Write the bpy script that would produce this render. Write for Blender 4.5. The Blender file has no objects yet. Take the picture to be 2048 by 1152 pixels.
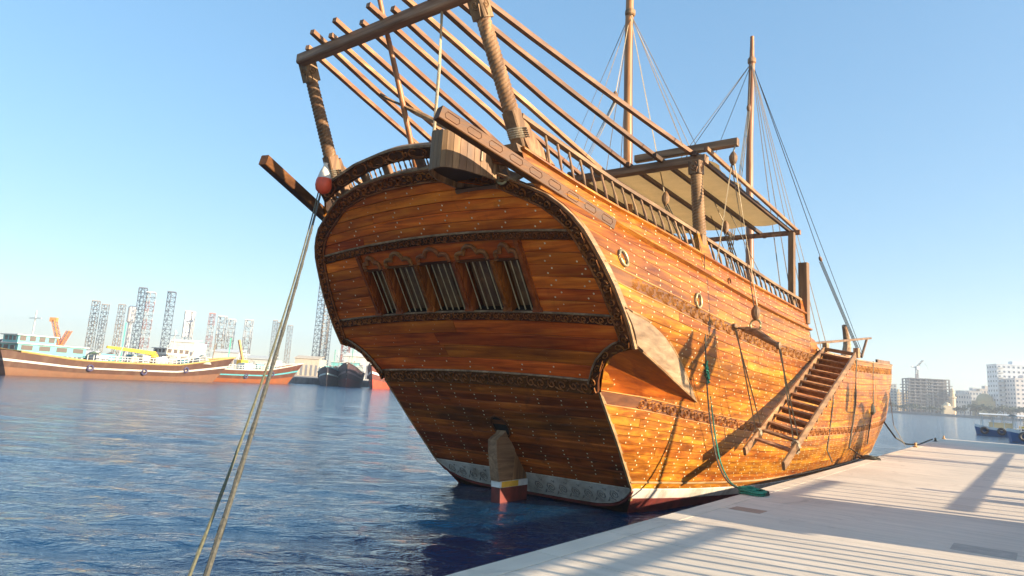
import bpy, math, random
import numpy as np
from mathutils import Matrix, Vector
random.seed(7)
R_ = math.radians
scene = bpy.context.scene

# ------------------------------------------------------------------ camera, sky, sun, exposure
FPX, PITCH, ROLL, PSI, LAT, EYE, CXP, CYP = 1352.92, 0.175070, 0.0608967, 0.6630195, -8.669491, 2.3, 1024.0, 532.0
SUN_FWD, SUN_EL = R_(11.0), R_(15.0)          # sun: degrees forward of the dhow's starboard beam, elevation

def v3(*a): return np.array(a, float)
FW = v3(0, math.cos(PITCH), math.sin(PITCH)); U0 = v3(0, -math.sin(PITCH), math.cos(PITCH)); X0 = v3(1, 0, 0)
RT = math.cos(ROLL) * X0 + math.sin(ROLL) * U0
UP = -math.sin(ROLL) * X0 + math.cos(ROLL) * U0
AX = v3(math.sin(PSI), math.cos(PSI), 0)       # dhow forward
LT = v3(math.cos(PSI), -math.sin(PSI), 0)      # dhow starboard
CAM = v3(0, 0, EYE)

cd = bpy.data.cameras.new('camera'); co = bpy.data.objects.new('camera', cd)
scene.collection.objects.link(co)
M = Matrix(((RT[0], UP[0], -FW[0], 0), (RT[1], UP[1], -FW[1], 0), (RT[2], UP[2], -FW[2], EYE), (0, 0, 0, 1)))
co.matrix_world = M
cd.sensor_width = 36; cd.lens = FPX / 2048 * 36
cd.shift_y = (CYP - 576) / 2048
cd.clip_start = 0.05; cd.clip_end = 9000
scene.camera = co

SUNV = math.cos(SUN_EL) * (math.cos(SUN_FWD) * LT + math.sin(SUN_FWD) * AX) + v3(0, 0, math.sin(SUN_EL))
wld = bpy.data.worlds.new('World'); scene.world = wld; wld.use_nodes = True
nt = wld.node_tree; bg = nt.nodes['Background']
sky = nt.nodes.new('ShaderNodeTexSky'); sky.sky_type = 'NISHITA'; sky.sun_disc = False
sky.sun_elevation = SUN_EL; sky.sun_rotation = math.atan2(SUNV[0], SUNV[1])
sky.altitude = 0; sky.air_density = 1.0; sky.dust_density = 0.3; sky.ozone_density = 3.0
gm_ = nt.nodes.new('ShaderNodeGamma'); gm_.inputs[1].default_value = .5      # soften the clear-sky contrast between zenith and horizon
hs_ = nt.nodes.new('ShaderNodeHueSaturation'); hs_.inputs['Saturation'].default_value = 1.5
nt.links.new(sky.outputs[0], gm_.inputs[0]); nt.links.new(gm_.outputs[0], hs_.inputs['Color'])
nt.links.new(hs_.outputs[0], bg.inputs[0]); bg.inputs[1].default_value = 0.15
sl = bpy.data.lights.new('sun', 'SUN'); so = bpy.data.objects.new('sun', sl); scene.collection.objects.link(so)
sl.energy = 4.2; sl.angle = R_(0.6); sl.color = (1.0, 0.82, 0.58)
so.rotation_euler = Vector(SUNV).to_track_quat('Z', 'Y').to_euler()
scene.view_settings.view_transform = 'Standard'; scene.view_settings.look = 'None'
scene.view_settings.exposure = 1.8; scene.view_settings.gamma = 1
scene.render.engine = 'CYCLES'
scene.cycles.use_denoising = True
scene.cycles.max_bounces = 6; scene.cycles.glossy_bounces = 3; scene.cycles.transparent_max_bounces = 6
scene.cycles.volume_bounces = 1; scene.cycles.sample_clamp_indirect = 6

# ------------------------------------------------------------------ coordinates
def s2w(q): return (LAT + q[0]) * LT + q[1] * AX + v3(0, 0, q[2])     # dhow frame (starboard, forward, up) -> world
def ray(x, y): return FW + (x - CXP) / FPX * RT - (y - CYP) / FPX * UP
def at(x, y, depth):                            # world point at a given distance ahead
    d = ray(x, y); return CAM + d * (depth / d[1])
def onz(x, y, z=0.0):
    d = ray(x, y); return CAM + d * ((z - EYE) / d[2])

# ------------------------------------------------------------------ mesh helper
def nrm(a):
    n = np.linalg.norm(a); return a / n if n > 1e-12 else a
def frame(d, up=(0, 0, 1)):
    d = nrm(np.asarray(d, float)); u = np.asarray(up, float)
    if abs(d @ nrm(u)) > 0.97: u = v3(1, 0, 0) if abs(d[0]) < .9 else v3(0, 1, 0)
    x = nrm(np.cross(d, u)); return x, nrm(np.cross(x, d)), d

class MB:
    def __init__(s): s.v = []; s.f = []
    def add(s, vs, fs):
        o = len(s.v); s.v += [tuple(map(float, p)) for p in vs]; s.f += [tuple(i + o for i in f) for f in fs]
    def loft(s, rows, closed=False, caps=False):
        n = len(rows[0]); vs = [p for r in rows for p in r]; fs = []
        for i in range(len(rows) - 1):
            for j in range(n if closed else n - 1):
                k = (j + 1) % n
                fs.append((i * n + j, i * n + k, (i + 1) * n + k, (i + 1) * n + j))
        if caps:
            fs.append(tuple(range(n))[::-1]); fs.append(tuple((len(rows) - 1) * n + j for j in range(n)))
        s.add(vs, fs); return s
    def bar(s, a, b, w, h, up=(0, 0, 1), ch=None, w2=None, h2=None):
        a = np.asarray(a, float); b = np.asarray(b, float); x, y, d = frame(b - a, up)
        rows = []
        for p, ww, hh in ((a, w, h), (b, w2 or w, h2 or h)):
            c = min(ww, hh) * .12 if ch is None else ch
            W, H = ww / 2, hh / 2
            rows.append([p + x * i + y * j for i, j in ((W - c, H), (W, H - c), (W, -H + c), (W - c, -H), (-W + c, -H), (-W, -H + c), (-W, H - c), (-W + c, H))])
        return s.loft(rows, True, True)
    def box(s, c, sz, rz=0):
        c = np.asarray(c, float); a, b, h = [k / 2 for k in sz]; ca, sa = math.cos(rz), math.sin(rz)
        vs = [c + v3(ca * i * a - sa * j * b, sa * i * a + ca * j * b, k * h) for k in (-1, 1) for i, j in ((-1, -1), (1, -1), (1, 1), (-1, 1))]
        s.add(vs, [(3, 2, 1, 0), (4, 5, 6, 7), (0, 1, 5, 4), (1, 2, 6, 5), (2, 3, 7, 6), (3, 0, 4, 7)]); return s
    def tube(s, pts, r, n=7, closed=False):
        pts = [np.asarray(p, float) for p in pts]; m = len(pts); rows = []
        rr = r if hasattr(r, '__len__') else [r] * m
        px = None
        for i, p in enumerate(pts):
            a = pts[i - 1] if i > 0 or closed else p; b = pts[(i + 1) % m] if i < m - 1 or closed else p
            x, y, d = frame(b - a)
            if px is not None:
                x = nrm(px - d * (px @ d)); y = np.cross(x, d) * -1
                y = np.cross(d, x)
            px = x
            rows.append([p + rr[i] * (math.cos(2 * math.pi * k / n) * x + math.sin(2 * math.pi * k / n) * y) for k in range(n)])
        if closed: rows.append(rows[0])
        return s.loft(rows, True, not closed)
    def lathe(s, a, d, prof, n=12, up=(0, 0, 1)):
        a = np.asarray(a, float); x, y, d = frame(d, up)
        rows = [[a + d * h + r * (math.cos(2 * math.pi * k / n) * x + math.sin(2 * math.pi * k / n) * y) for k in range(n)] for r, h in prof]
        return s.loft(rows, True, True)
    def prism(s, poly, off):
        off = np.asarray(off, float); p = [np.asarray(q, float) for q in poly]; n = len(p)
        s.add(p + [q + off for q in p], [tuple(range(n))[::-1], tuple(range(n, 2 * n))] + [(i, (i + 1) % n, n + (i + 1) % n, n + i) for i in range(n)])
        return s

BASE = {}
COLL = scene.collection
def mesh(name, mb, b=(0, 0, 0), ang=32):
    me = bpy.data.meshes.new(name)
    V = np.array(mb.v, float) - np.asarray(b, float)
    me.from_pydata(V.tolist(), [], mb.f); me.validate()
    if ang is not None:
        me.shade_smooth(); me.set_sharp_from_angle(angle=R_(ang))
    return me
def part(name, mb, mat, parent, ang=32, kind=None, label=None):
    """a mesh in the parent's frame: mb holds frame coordinates, the thing's base is taken off"""
    b = BASE[parent.name]; o = bpy.data.objects.new(name, mesh(name, mb, b, ang)); COLL.objects.link(o)
    o.parent = parent; BASE[o.name] = b
    if mat: o.data.materials.append(mat)
    if kind: o['kind'] = kind
    if label: o['label'] = label
    return o
def place(name, me, parent, loc, rot=(0, 0, 0), scl=(1, 1, 1)):
    o = bpy.data.objects.new(name, me); COLL.objects.link(o); o.parent = parent
    o.location = (np.asarray(loc, float) - BASE[parent.name]).tolist(); o.rotation_euler = rot; o.scale = scl
    return o
def tag(o, label, cat, group=None):
    o['label'] = label; o['category'] = cat
    if group: o['group'] = group
    return o
def seat(o, b, ship):
    BASE[o.name] = np.asarray(b, float)
    o.location = (s2w(b) if ship else np.asarray(b, float)).tolist()
    if ship: o.rotation_euler = (0, 0, -PSI)
def thing(name, label, cat, b, ship=True, group=None):
    o = bpy.data.objects.new(name, None); COLL.objects.link(o); seat(o, b, ship); o.empty_display_size = .2
    return tag(o, label, cat, group)
def solo(name, mb, mat, label, cat, b, ship=True, group=None, ang=32):
    o = bpy.data.objects.new(name, mesh(name, mb, b, ang)); COLL.objects.link(o); seat(o, b, ship)
    o.data.materials.append(mat); return tag(o, label, cat, group)
def structure(name, mb, mat, b=(0, 0, 0), ship=False, ang=32, kind='structure'):
    o = bpy.data.objects.new(name, mesh(name, mb, b, ang)); COLL.objects.link(o); seat(o, b, ship)
    if mat: o.data.materials.append(mat)
    o['kind'] = kind; return o

# ------------------------------------------------------------------ materials
def newmat(name):
    m = bpy.data.materials.new(name); m.use_nodes = True
    return m, m.node_tree, m.node_tree.nodes['Principled BSDF']
def ramp(nt, stops):
    r = nt.nodes.new('ShaderNodeValToRGB'); e = r.color_ramp.elements
    e[0].position, e[0].color = stops[0][0], (*stops[0][1], 1); e[1].position, e[1].color = stops[-1][0], (*stops[-1][1], 1)
    for p, c in stops[1:-1]:
        k = e.new(p); k.color = (*c, 1)
    return r
def noise(nt, vec, scale, detail=4, rough=.55, dist=0):
    n = nt.nodes.new('ShaderNodeTexNoise'); n.inputs['Scale'].default_value = scale; n.inputs['Detail'].default_value = detail
    n.inputs['Roughness'].default_value = rough; n.inputs['Distortion'].default_value = dist
    if vec is not None: nt.links.new(vec, n.inputs['Vector'])
    return n
def mapping(nt, scale, loc=None):
    tc = nt.nodes.new('ShaderNodeTexCoord'); mp = nt.nodes.new('ShaderNodeMapping'); mp.inputs['Scale'].default_value = scale
    nt.links.new(tc.outputs['Object'], mp.inputs['Vector'])
    if loc is not None: nt.links.new(loc, mp.inputs['Location'])
    return mp.outputs[0]
def mixc(nt, fac, a, b, mode='MIX'):
    m = nt.nodes.new('ShaderNodeMix'); m.data_type = 'RGBA'; m.blend_type = mode
    for sock, val in ((m.inputs[0], fac), (m.inputs[6], a), (m.inputs[7], b)):
        if hasattr(val, 'is_linked'): nt.links.new(val, sock)
        else: sock.default_value = val if not isinstance(val, tuple) or len(val) == 4 else (*val, 1)
    return m.outputs[2]
def math_(nt, op, a, b=0.0, c=None):
    m = nt.nodes.new('ShaderNodeMath'); m.operation = op
    for i, val in enumerate((a, b, c)):
        if val is None: continue
        if hasattr(val, 'is_linked'): nt.links.new(val, m.inputs[i])
        else: m.inputs[i].default_value = val
    return m.outputs[0]
def bump(nt, bs, h, strength, dist=.02):
    b = nt.nodes.new('ShaderNodeBump'); b.inputs['Strength'].default_value = strength; b.inputs['Distance'].default_value = dist
    nt.links.new(h, b.inputs['Height']); nt.links.new(b.outputs[0], bs.inputs['Normal'])

def wood(name, dark, mid, light, axis, rough=.45, coat=0.0, vary=.5, stain=.5, grain=9, bumpy=.25, spec=.5, staincol=(.02, .012, .008)):
    m, nt, bs = newmat(name)
    oi = nt.nodes.new('ShaderNodeObjectInfo')
    sh = nt.nodes.new('ShaderNodeCombineXYZ')
    for i in range(3): nt.links.new(math_(nt, 'MULTIPLY', oi.outputs['Random'], 17.0 + 9 * i), sh.inputs[i])
    sc = [grain, grain, grain]; sc[axis] = grain * .07
    g = noise(nt, mapping(nt, sc, sh.outputs[0]), 1.0, 7, .62, .6)
    c = ramp(nt, [(.30, dark), (.5, mid), (.70, light)]); nt.links.new(g.outputs[0], c.inputs[0])
    val = math_(nt, 'MULTIPLY_ADD', oi.outputs['Random'], vary, 1 - vary * .5)
    hs = nt.nodes.new('ShaderNodeHueSaturation'); nt.links.new(c.outputs[0], hs.inputs['Color']); nt.links.new(val, hs.inputs['Value'])
    hue = math_(nt, 'MULTIPLY_ADD', math_(nt, 'FRACT', math_(nt, 'MULTIPLY', oi.outputs['Random'], 37.7)), .014, .493)
    nt.links.new(hue, hs.inputs['Hue'])
    col = hs.outputs[0]
    scp = [3.0, 3.0, 3.0]; scp[axis] = .6
    pn = noise(nt, mapping(nt, scp, sh.outputs[0]), 1.0, 3, .5, .3)
    pr = ramp(nt, [(.32, (.70, .65, .62)), (.68, (1.22, 1.24, 1.26))]); nt.links.new(pn.outputs[0], pr.inputs[0])
    col = mixc(nt, 1.0, col, pr.outputs[0], 'MULTIPLY')
    # dark weather stains with their own shape, and thin run marks
    sc2 = [1.1, 1.1, 1.1]; sc2[axis] = .45
    st = noise(nt, mapping(nt, sc2), 1.0, 6, .6, .4)
    sr = ramp(nt, [(.46, (0, 0, 0)), (.74, (1, 1, 1))]); nt.links.new(st.outputs[0], sr.inputs[0])
    col = mixc(nt, math_(nt, 'MULTIPLY', sr.outputs[0], stain), col, staincol)
    sc3 = [5, 5, .35]
    if axis == 2: sc3 = [5, 5, 1.2]
    rn = noise(nt, mapping(nt, sc3), 1.0, 4, .6)
    rr = ramp(nt, [(.58, (0, 0, 0)), (.72, (1, 1, 1))]); nt.links.new(rn.outputs[0], rr.inputs[0])
    col = mixc(nt, math_(nt, 'MULTIPLY', rr.outputs[0], stain * .45), col, staincol)
    nt.links.new(col, bs.inputs['Base Color'])
    ro = math_(nt, 'MULTIPLY_ADD', g.outputs[0], .35, rough - .17); nt.links.new(ro, bs.inputs['Roughness'])
    bs.inputs['Specular IOR Level'].default_value = spec
    bs.inputs['Coat Weight'].default_value = coat; bs.inputs['Coat Roughness'].default_value = .28
    bump(nt, bs, g.outputs[0], bumpy, .012)
    return m
def plain(name, col, rough=.6, metal=0.0, var=.25, scale=3.0, bumpy=.1, dirt=0.0, dirtcol=(.05, .035, .02), emit=None):
    m, nt, bs = newmat(name)
    n = noise(nt, mapping(nt, (1, 1, 1)), scale, 6, .6)
    lo = tuple(k * (1 - var) for k in col); hi = tuple(min(1, k * (1 + var)) for k in col)
    c = ramp(nt, [(.3, lo), (.7, hi)]); nt.links.new(n.outputs[0], c.inputs[0]); colr = c.outputs[0]
    if dirt:
        n2 = noise(nt, mapping(nt, (1, 1, .3)), scale * .6, 7, .65, .5)
        r2 = ramp(nt, [(.48, (0, 0, 0)), (.7, (1, 1, 1))]); nt.links.new(n2.outputs[0], r2.inputs[0])
        colr = mixc(nt, math_(nt, 'MULTIPLY', r2.outputs[0], dirt), colr, dirtcol)
    nt.links.new(colr, bs.inputs['Base Color'])
    bs.inputs['Roughness'].default_value = rough; bs.inputs['Metallic'].default_value = metal
    bump(nt, bs, n.outputs[0], bumpy, .02)
    return m

HULLC = ((.14, .034, .002), (.31, .102, .006), (.52, .225, .014))
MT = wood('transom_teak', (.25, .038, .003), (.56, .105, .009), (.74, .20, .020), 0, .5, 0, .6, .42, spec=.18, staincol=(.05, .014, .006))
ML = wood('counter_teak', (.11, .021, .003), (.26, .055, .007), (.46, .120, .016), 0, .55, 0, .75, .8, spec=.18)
MS = wood('side_teak', *HULLC, 1, .44, .12, .4, .4, spec=.35, staincol=(.08, .024, .008))
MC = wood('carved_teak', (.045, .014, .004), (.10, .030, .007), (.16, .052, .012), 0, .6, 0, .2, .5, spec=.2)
MCR = wood('carved_relief', (.12, .036, .008), (.23, .075, .016), (.34, .13, .035), 0, .5, 0, .2, .3, grain=14, spec=.25)
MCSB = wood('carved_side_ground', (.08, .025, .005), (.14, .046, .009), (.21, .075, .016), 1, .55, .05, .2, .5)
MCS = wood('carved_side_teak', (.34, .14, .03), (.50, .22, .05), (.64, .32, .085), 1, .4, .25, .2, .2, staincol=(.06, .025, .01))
MG = wood('weathered_teak', (.15, .082, .038), (.26, .15, .075), (.39, .25, .14), 1, .65, 0, .45, .35)
MGZ = wood('weathered_upright', (.11, .053, .022), (.21, .11, .048), (.34, .20, .10), 2, .65, 0, .35, .35)
MGX = wood('weathered_cross', (.12, .062, .028), (.21, .115, .055), (.33, .20, .11), 0, .65, 0, .35, .35)
MBAT = wood('batten_wood', (.045, .022, .010), (.08, .04, .018), (.13, .07, .035), 1, .6, 0, .3, .3)
MR = wood('rafter_wood', (.13, .055, .020), (.24, .115, .045), (.38, .22, .11), 1, .6, 0, .7, .35)
MFIN = wood('fin_wood', (.17, .105, .050), (.25, .165, .085), (.34, .24, .14), 1, .6, 0, .2, .15)
MUND = wood('underside_bounce_teak', (.18, .030, .003), (.34, .066, .006), (.50, .13, .012), 1, .5, 0, .2, .3, spec=.25)  # hull teak reddened to paint in warm light bounced under the fins
MQB = wood('quarter_beam_wood', (.07, .025, .006), (.12, .048, .012), (.19, .085, .028), 1, .55, 0, .2, .3, spec=.25)
MPIL = wood('pilaster_teak', (.10, .020, .003), (.22, .050, .007), (.36, .10, .015), 2, .5, 0, .2, .4, spec=.18)
MCAP = wood('pale_cap', (.22, .115, .045), (.34, .20, .09), (.47, .31, .16), 1, .55, 0, .3, .3)
MMAST = wood('mast_wood', (.20, .075, .022), (.32, .13, .04), (.44, .21, .08), 2, .5, .1, .3, .3)
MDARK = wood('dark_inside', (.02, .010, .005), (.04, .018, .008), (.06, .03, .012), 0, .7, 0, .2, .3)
MWIN = wood('window_shutter', (.09, .036, .011), (.16, .068, .021), (.24, .11, .036), 2, .5, 0, .2, .4)
MNAIL = plain('nail_plugs', (.72, .59, .36), .5, 0, .45, 5, .05)
MIRON = plain('old_iron', (.30, .27, .22), .5, .6, .35, 12, .2)
MBAR = plain('window_bar', (.50, .36, .19), .7, 0, .25, 9, .2)
MBRONZE = plain('ring_iron', (.34, .30, .17), .45, .5, .35, 12, .2)
MWHITE = plain('white_strake', (.60, .55, .48), .6, 0, .18, 4, .15, .7, (.22, .15, .09))
MRED = plain('boot_red', (.16, .028, .022), .6, 0, .35, 4, .2, .5, (.03, .02, .015))
MROPE = plain('hemp_rope', (.34, .27, .18), .9, 0, .3, 30, .5)
MROPEG = plain('green_rope', (.03, .22, .14), .8, 0, .4, 25, .5)
MROPED = plain('grey_rope', (.085, .08, .062), .9, 0, .4, 25, .5)
MROPEM = plain('olive_rope', (.13, .125, .075), .9, 0, .35, 20, .4)
MRIG = plain('rigging_line', (.20, .16, .12), .9, 0, .3, 20, .2)
MCANVAS = plain('awning_canvas', (.72, .56, .34), .95, 0, .12, 2.2, .3, .3, (.25, .17, .09))
def let_light(m, col, f):
    nt = m.node_tree; bs = nt.nodes['Principled BSDF']; tr = nt.nodes.new('ShaderNodeBsdfTranslucent'); tr.inputs[0].default_value = (*col, 1)
    mx = nt.nodes.new('ShaderNodeMixShader'); mx.inputs[0].default_value = f; out = [n for n in nt.nodes if n.type == 'OUTPUT_MATERIAL'][0]
    nt.links.new(bs.outputs[0], mx.inputs[1]); nt.links.new(tr.outputs[0], mx.inputs[2]); nt.links.new(mx.outputs[0], out.inputs[0])
let_light(MCANVAS, (.85, .52, .20), .35)
MORANGE = plain('buoy_orange', (.72, .085, .03), .45, 0, .2, 6, .1, .3, (.3, .12, .06))
MBUOYW = plain('buoy_white', (.62, .56, .48), .5, 0, .15, 6, .1, .3, (.3, .22, .15))
MYEL = plain('stripe_yellow', (.72, .42, .05), .5, 0, .15, 6)
MWHT = plain('stripe_white', (.72, .70, .66), .5, 0, .12, 6)

# ------------------------------------------------------------------ dhow: hull form (starboard w, forward s, up z)
def hermite(xs, ys, x):
    xs = np.asarray(xs, float); ys = np.asarray(ys, float); x = np.clip(np.asarray(x, float), xs[0], xs[-1])
    d = np.diff(ys) / np.diff(xs); m = np.empty_like(ys); m[0], m[-1] = d[0], d[-1]
    for i in range(1, len(xs) - 1):
        m[i] = 0 if d[i - 1] * d[i] <= 0 else 2 * d[i - 1] * d[i] / (d[i - 1] + d[i])
    i = np.clip(np.searchsorted(xs, x) - 1, 0, len(xs) - 2); h = xs[i + 1] - xs[i]; t = (x - xs[i]) / h
    return (2*t**3-3*t**2+1)*ys[i] + (t**3-2*t**2+t)*h*m[i] + (-2*t**3+3*t**2)*ys[i+1] + (t**3-t**2)*h*m[i+1]
ZL = [-.7, 0, .55, 1.3, 2.3, 3.0, 3.7, 4.5, 5.3, 6.0, 6.7]
ST = [7, 10, 12, 14.5, 18, 22, 26, 30, 34, 37, 39.5, 41.5, 42.8]
WT = np.array([
 [1.0,1.6,2.25,2.5,2.65,3.15,3.55,3.25,2.75,2.45,2.25],
 [1.3,1.9,2.4,2.6,2.75,3.2,3.5,3.35,3.0,2.75,2.6],
 [1.6,2.2,2.6,2.8,3.0,3.3,3.5,3.45,3.2,3.0,2.85],
 [2.1,2.6,2.95,3.15,3.35,3.5,3.55,3.5,3.35,3.2,3.1],
 [2.5,2.95,3.25,3.5,3.6,3.65,3.65,3.6,3.45,3.35,3.3],
 [2.7,3.1,3.4,3.6,3.7,3.75,3.75,3.7,3.55,3.5,3.45],
 [2.7,3.1,3.4,3.6,3.75,3.8,3.8,3.75,3.65,3.6,3.6],
 [2.4,2.9,3.25,3.5,3.7,3.8,3.8,3.75,3.7,3.7,3.7],
 [1.7,2.2,2.65,3.05,3.38,3.46,3.54,3.54,3.54,3.54,3.54],
 [.8,1.2,1.75,2.3,2.7,2.95,3.1,3.15,3.15,3.15,3.15],
 [.3,.5,.9,1.4,1.9,2.2,2.4,2.5,2.5,2.5,2.5],
 [0.02,0.05,.1,.2,.6,.9,1.2,1.4,1.4,1.4,1.4],
 [0,0,0,0,.02,.03,.04,.05,.05,.05,.05]])
GS = np.arange(7, 42.81, .1); GZ = np.arange(-.7, 6.71, .05)
_a = np.array([hermite(ZL, row, GZ) for row in WT])
GRID = np.array([hermite(ST, _a[:, j], GS) for j in range(len(GZ))])      # [z, s]
def tab(s, z):
    a = min(max((s - 7) / .1, 0), len(GS) - 1.001); b = min(max((z + .7) / .05, 0), len(GZ) - 1.001)
    i, j = int(a), int(b); a -= i; b -= j
    return (GRID[j, i] * (1 - a) + GRID[j, i + 1] * a) * (1 - b) + (GRID[j + 1, i] * (1 - a) + GRID[j + 1, i + 1] * a) * b
def st(z): return float(np.interp(z, [-.7, .55, 2.3, 3.02, 3.5, 5.43, 5.9, 6.7], [13.07, 11.915, 10.294, 9.78, 9.449, 8.155, 8.0, 7.9]))
OZ = [-.7, .0, .3, .55, 1.4, 2.3, 2.7, 3.0, 3.6, 3.95, 4.225, 4.55, 4.75, 4.95, 5.11, 5.27, 5.43, 5.86, 6.6]
OW = [1.7, 2.2, 2.38, 2.52, 2.63, 2.70, 2.92, 3.2, 3.60, 3.56, 3.49, 3.38, 3.30, 3.17, 3.02, 2.80, 2.55, 2.47, 2.33]
def hw(s, z):
    z0 = st(z); return max(0.0, tab(s, z) + (float(np.interp(z, OZ, OW)) - tab(z0, z)) * math.exp(-max(0, s - z0) / 1.3))
def hp(s, z, off=0.0, sg=1):
    w = hw(s, z); e = .04
    if off:
        n = nrm(v3(1, -(hw(s + e, z) - hw(s - e, z)) / (2 * e), -(hw(s, z + e) - hw(s, z - e)) / (2 * e)))
        q = v3(w, s, z) + n * off
    else: q = v3(w, s, z)
    q[0] *= sg; return q
def zc(xs, ys): return lambda s: float(hermite(xs, ys, s))
Z_RAIL = zc([7, 8.18, 9.18, 10.36, 11.75, 13.04, 14.97, 17.7, 20], [6.80, 6.53, 6.32, 6.09, 5.87, 5.70, 5.49, 5.27, 5.15])
Z_LOW = zc([7, 8.3, 9.6, 10.9, 12.6, 15.4, 17.5, 19.8, 21], [6.2, 5.88, 5.60, 5.40, 5.21, 4.98, 4.87, 4.76, 4.72])
Z_MLD = zc([7, 8.6, 9.9, 11, 12.6, 14.2, 16.4, 19.6, 21], [5.60, 5.30, 5.09, 4.93, 4.78, 4.66, 4.50, 4.35, 4.31])
Z_UT = zc([7, 9.37, 11.3, 13.7, 16.9, 20.5, 24.8, 30.2, 36, 43], [4.4, 4.24, 4.11, 3.92, 3.73, 3.68, 3.72, 3.88, 4.14, 4.6])
Z_UB = lambda s: Z_UT(s) - .27
Z_LT = zc([7, 10.26, 11.44, 13.3, 15.8, 20.5, 25.2, 28.8, 34, 43], [2.6, 2.33, 2.25, 2.06, 1.84, 1.65, 1.66, 1.74, 1.97, 2.6])
Z_LB = lambda s: Z_LT(s) - .23
Z_BOT = zc([7, 11.8, 14.2, 18, 24, 30, 36, 43], [.8, .56, .43, .30, .28, .42, .6, 1.0])
Z_RED = lambda s: Z_BOT(s) - .20
Z_TOP = zc([19, 20.7, 24.8, 30.2, 36, 43], [3.80, 3.80, 3.84, 4.0, 4.28, 4.85])
def sstart(zf):
    s = 9.5
    for _ in range(25): s = .5 * s + .5 * st(zf(s))
    return s
def strip(mb, zlo, zhi, s0, s1, sg, t, ch=.007, lift=0.0, n=None, aft=True):
    """a plank lying on the hull between two sheer curves, chamfered edges; s0=None starts on the transom"""
    a0, a1 = (sstart(zlo), sstart(zhi)) if s0 is None else (s0, s0)
    n = n or max(3, int((s1 - min(a0, a1)) / .55))
    rows = []
    for i in range(n + 1):
        u = i / n; sl, sh = a0 + (s1 - a0) * u, a1 + (s1 - a1) * u
        zl, zh = zlo(sl), zhi(sh)
        c = min(ch, (zh - zl) * .2)
        rows.append([hp(sl, zl, lift, sg), hp(sl, zl + c, lift + t, sg), hp((sl + sh) / 2, (zl + zh) / 2, lift + t * 1.08, sg), hp(sh, zh - c, lift + t, sg), hp(sh, zh, lift, sg)])
    mb.loft(rows)
    f = rows[0]; g = rows[-1]; mb.add(f, [(0, 1, 2, 3, 4)]); mb.add(g, [(4, 3, 2, 1, 0)])
    return mb

dhow = thing('wooden_dhow', 'big carved wooden sailing dhow with studded hull moored stern-on beside the concrete pier', 'dhow', (0, 9.0, 0))

def spiral_band(mb, P, L, W, unit=None, h=.018, seed=0, turns=1.6, thick=.10, a0=0.0):
    """running scroll relief on a band; P(a, b, h) maps along / across / height to 3-D"""
    rnd = random.Random(seed); unit = unit or W * 1.25; n = max(1, int(L / unit)); unit = L / n
    for k in range(n):
        sg = 1 if k % 2 else -1; ca = a0 + (k + .5) * unit; cb = W * .5 + sg * W * .03
        r0 = min(W * .40, unit * .40); N = 15
        path = []
        for i in range(N):
            t = i / (N - 1); th = sg * (math.pi * .5 + t * turns * 2 * math.pi) + rnd.uniform(-.06, .06); r = r0 * (1 - .86 * t)
            path.append((ca + r * math.cos(th), cb + r * math.sin(th)))
        path = [(ca - unit * .52, W * .5 + sg * W * .30)] + path
        rib(mb, P, path, W * thick, h)
        for q in (-1, 1):                       # leaf
            la, lb = ca + unit * .44, W * .5 - sg * W * .28 * q
            rib(mb, P, [(la - unit * .16, lb + q * W * .10), (la, lb), (la + unit * .12, lb - sg * W * .12)], W * thick * 1.2, h * .9)
def rib(mb, P, path, wd, h):
    rows = []
    for i, (a, b) in enumerate(path):
        p, q = path[max(0, i - 1)], path[min(len(path) - 1, i + 1)]
        d = math.hypot(q[0] - p[0], q[1] - p[1]) or 1; nx, ny = -(q[1] - p[1]) / d, (q[0] - p[0]) / d
        w = wd * .5 * (1 if 0 < i < len(path) - 1 else .4)
        rows.append([P(a - nx * w, b - ny * w, 0), P(a, b, h), P(a + nx * w, b + ny * w, 0)])
    mb.loft(rows)

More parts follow.
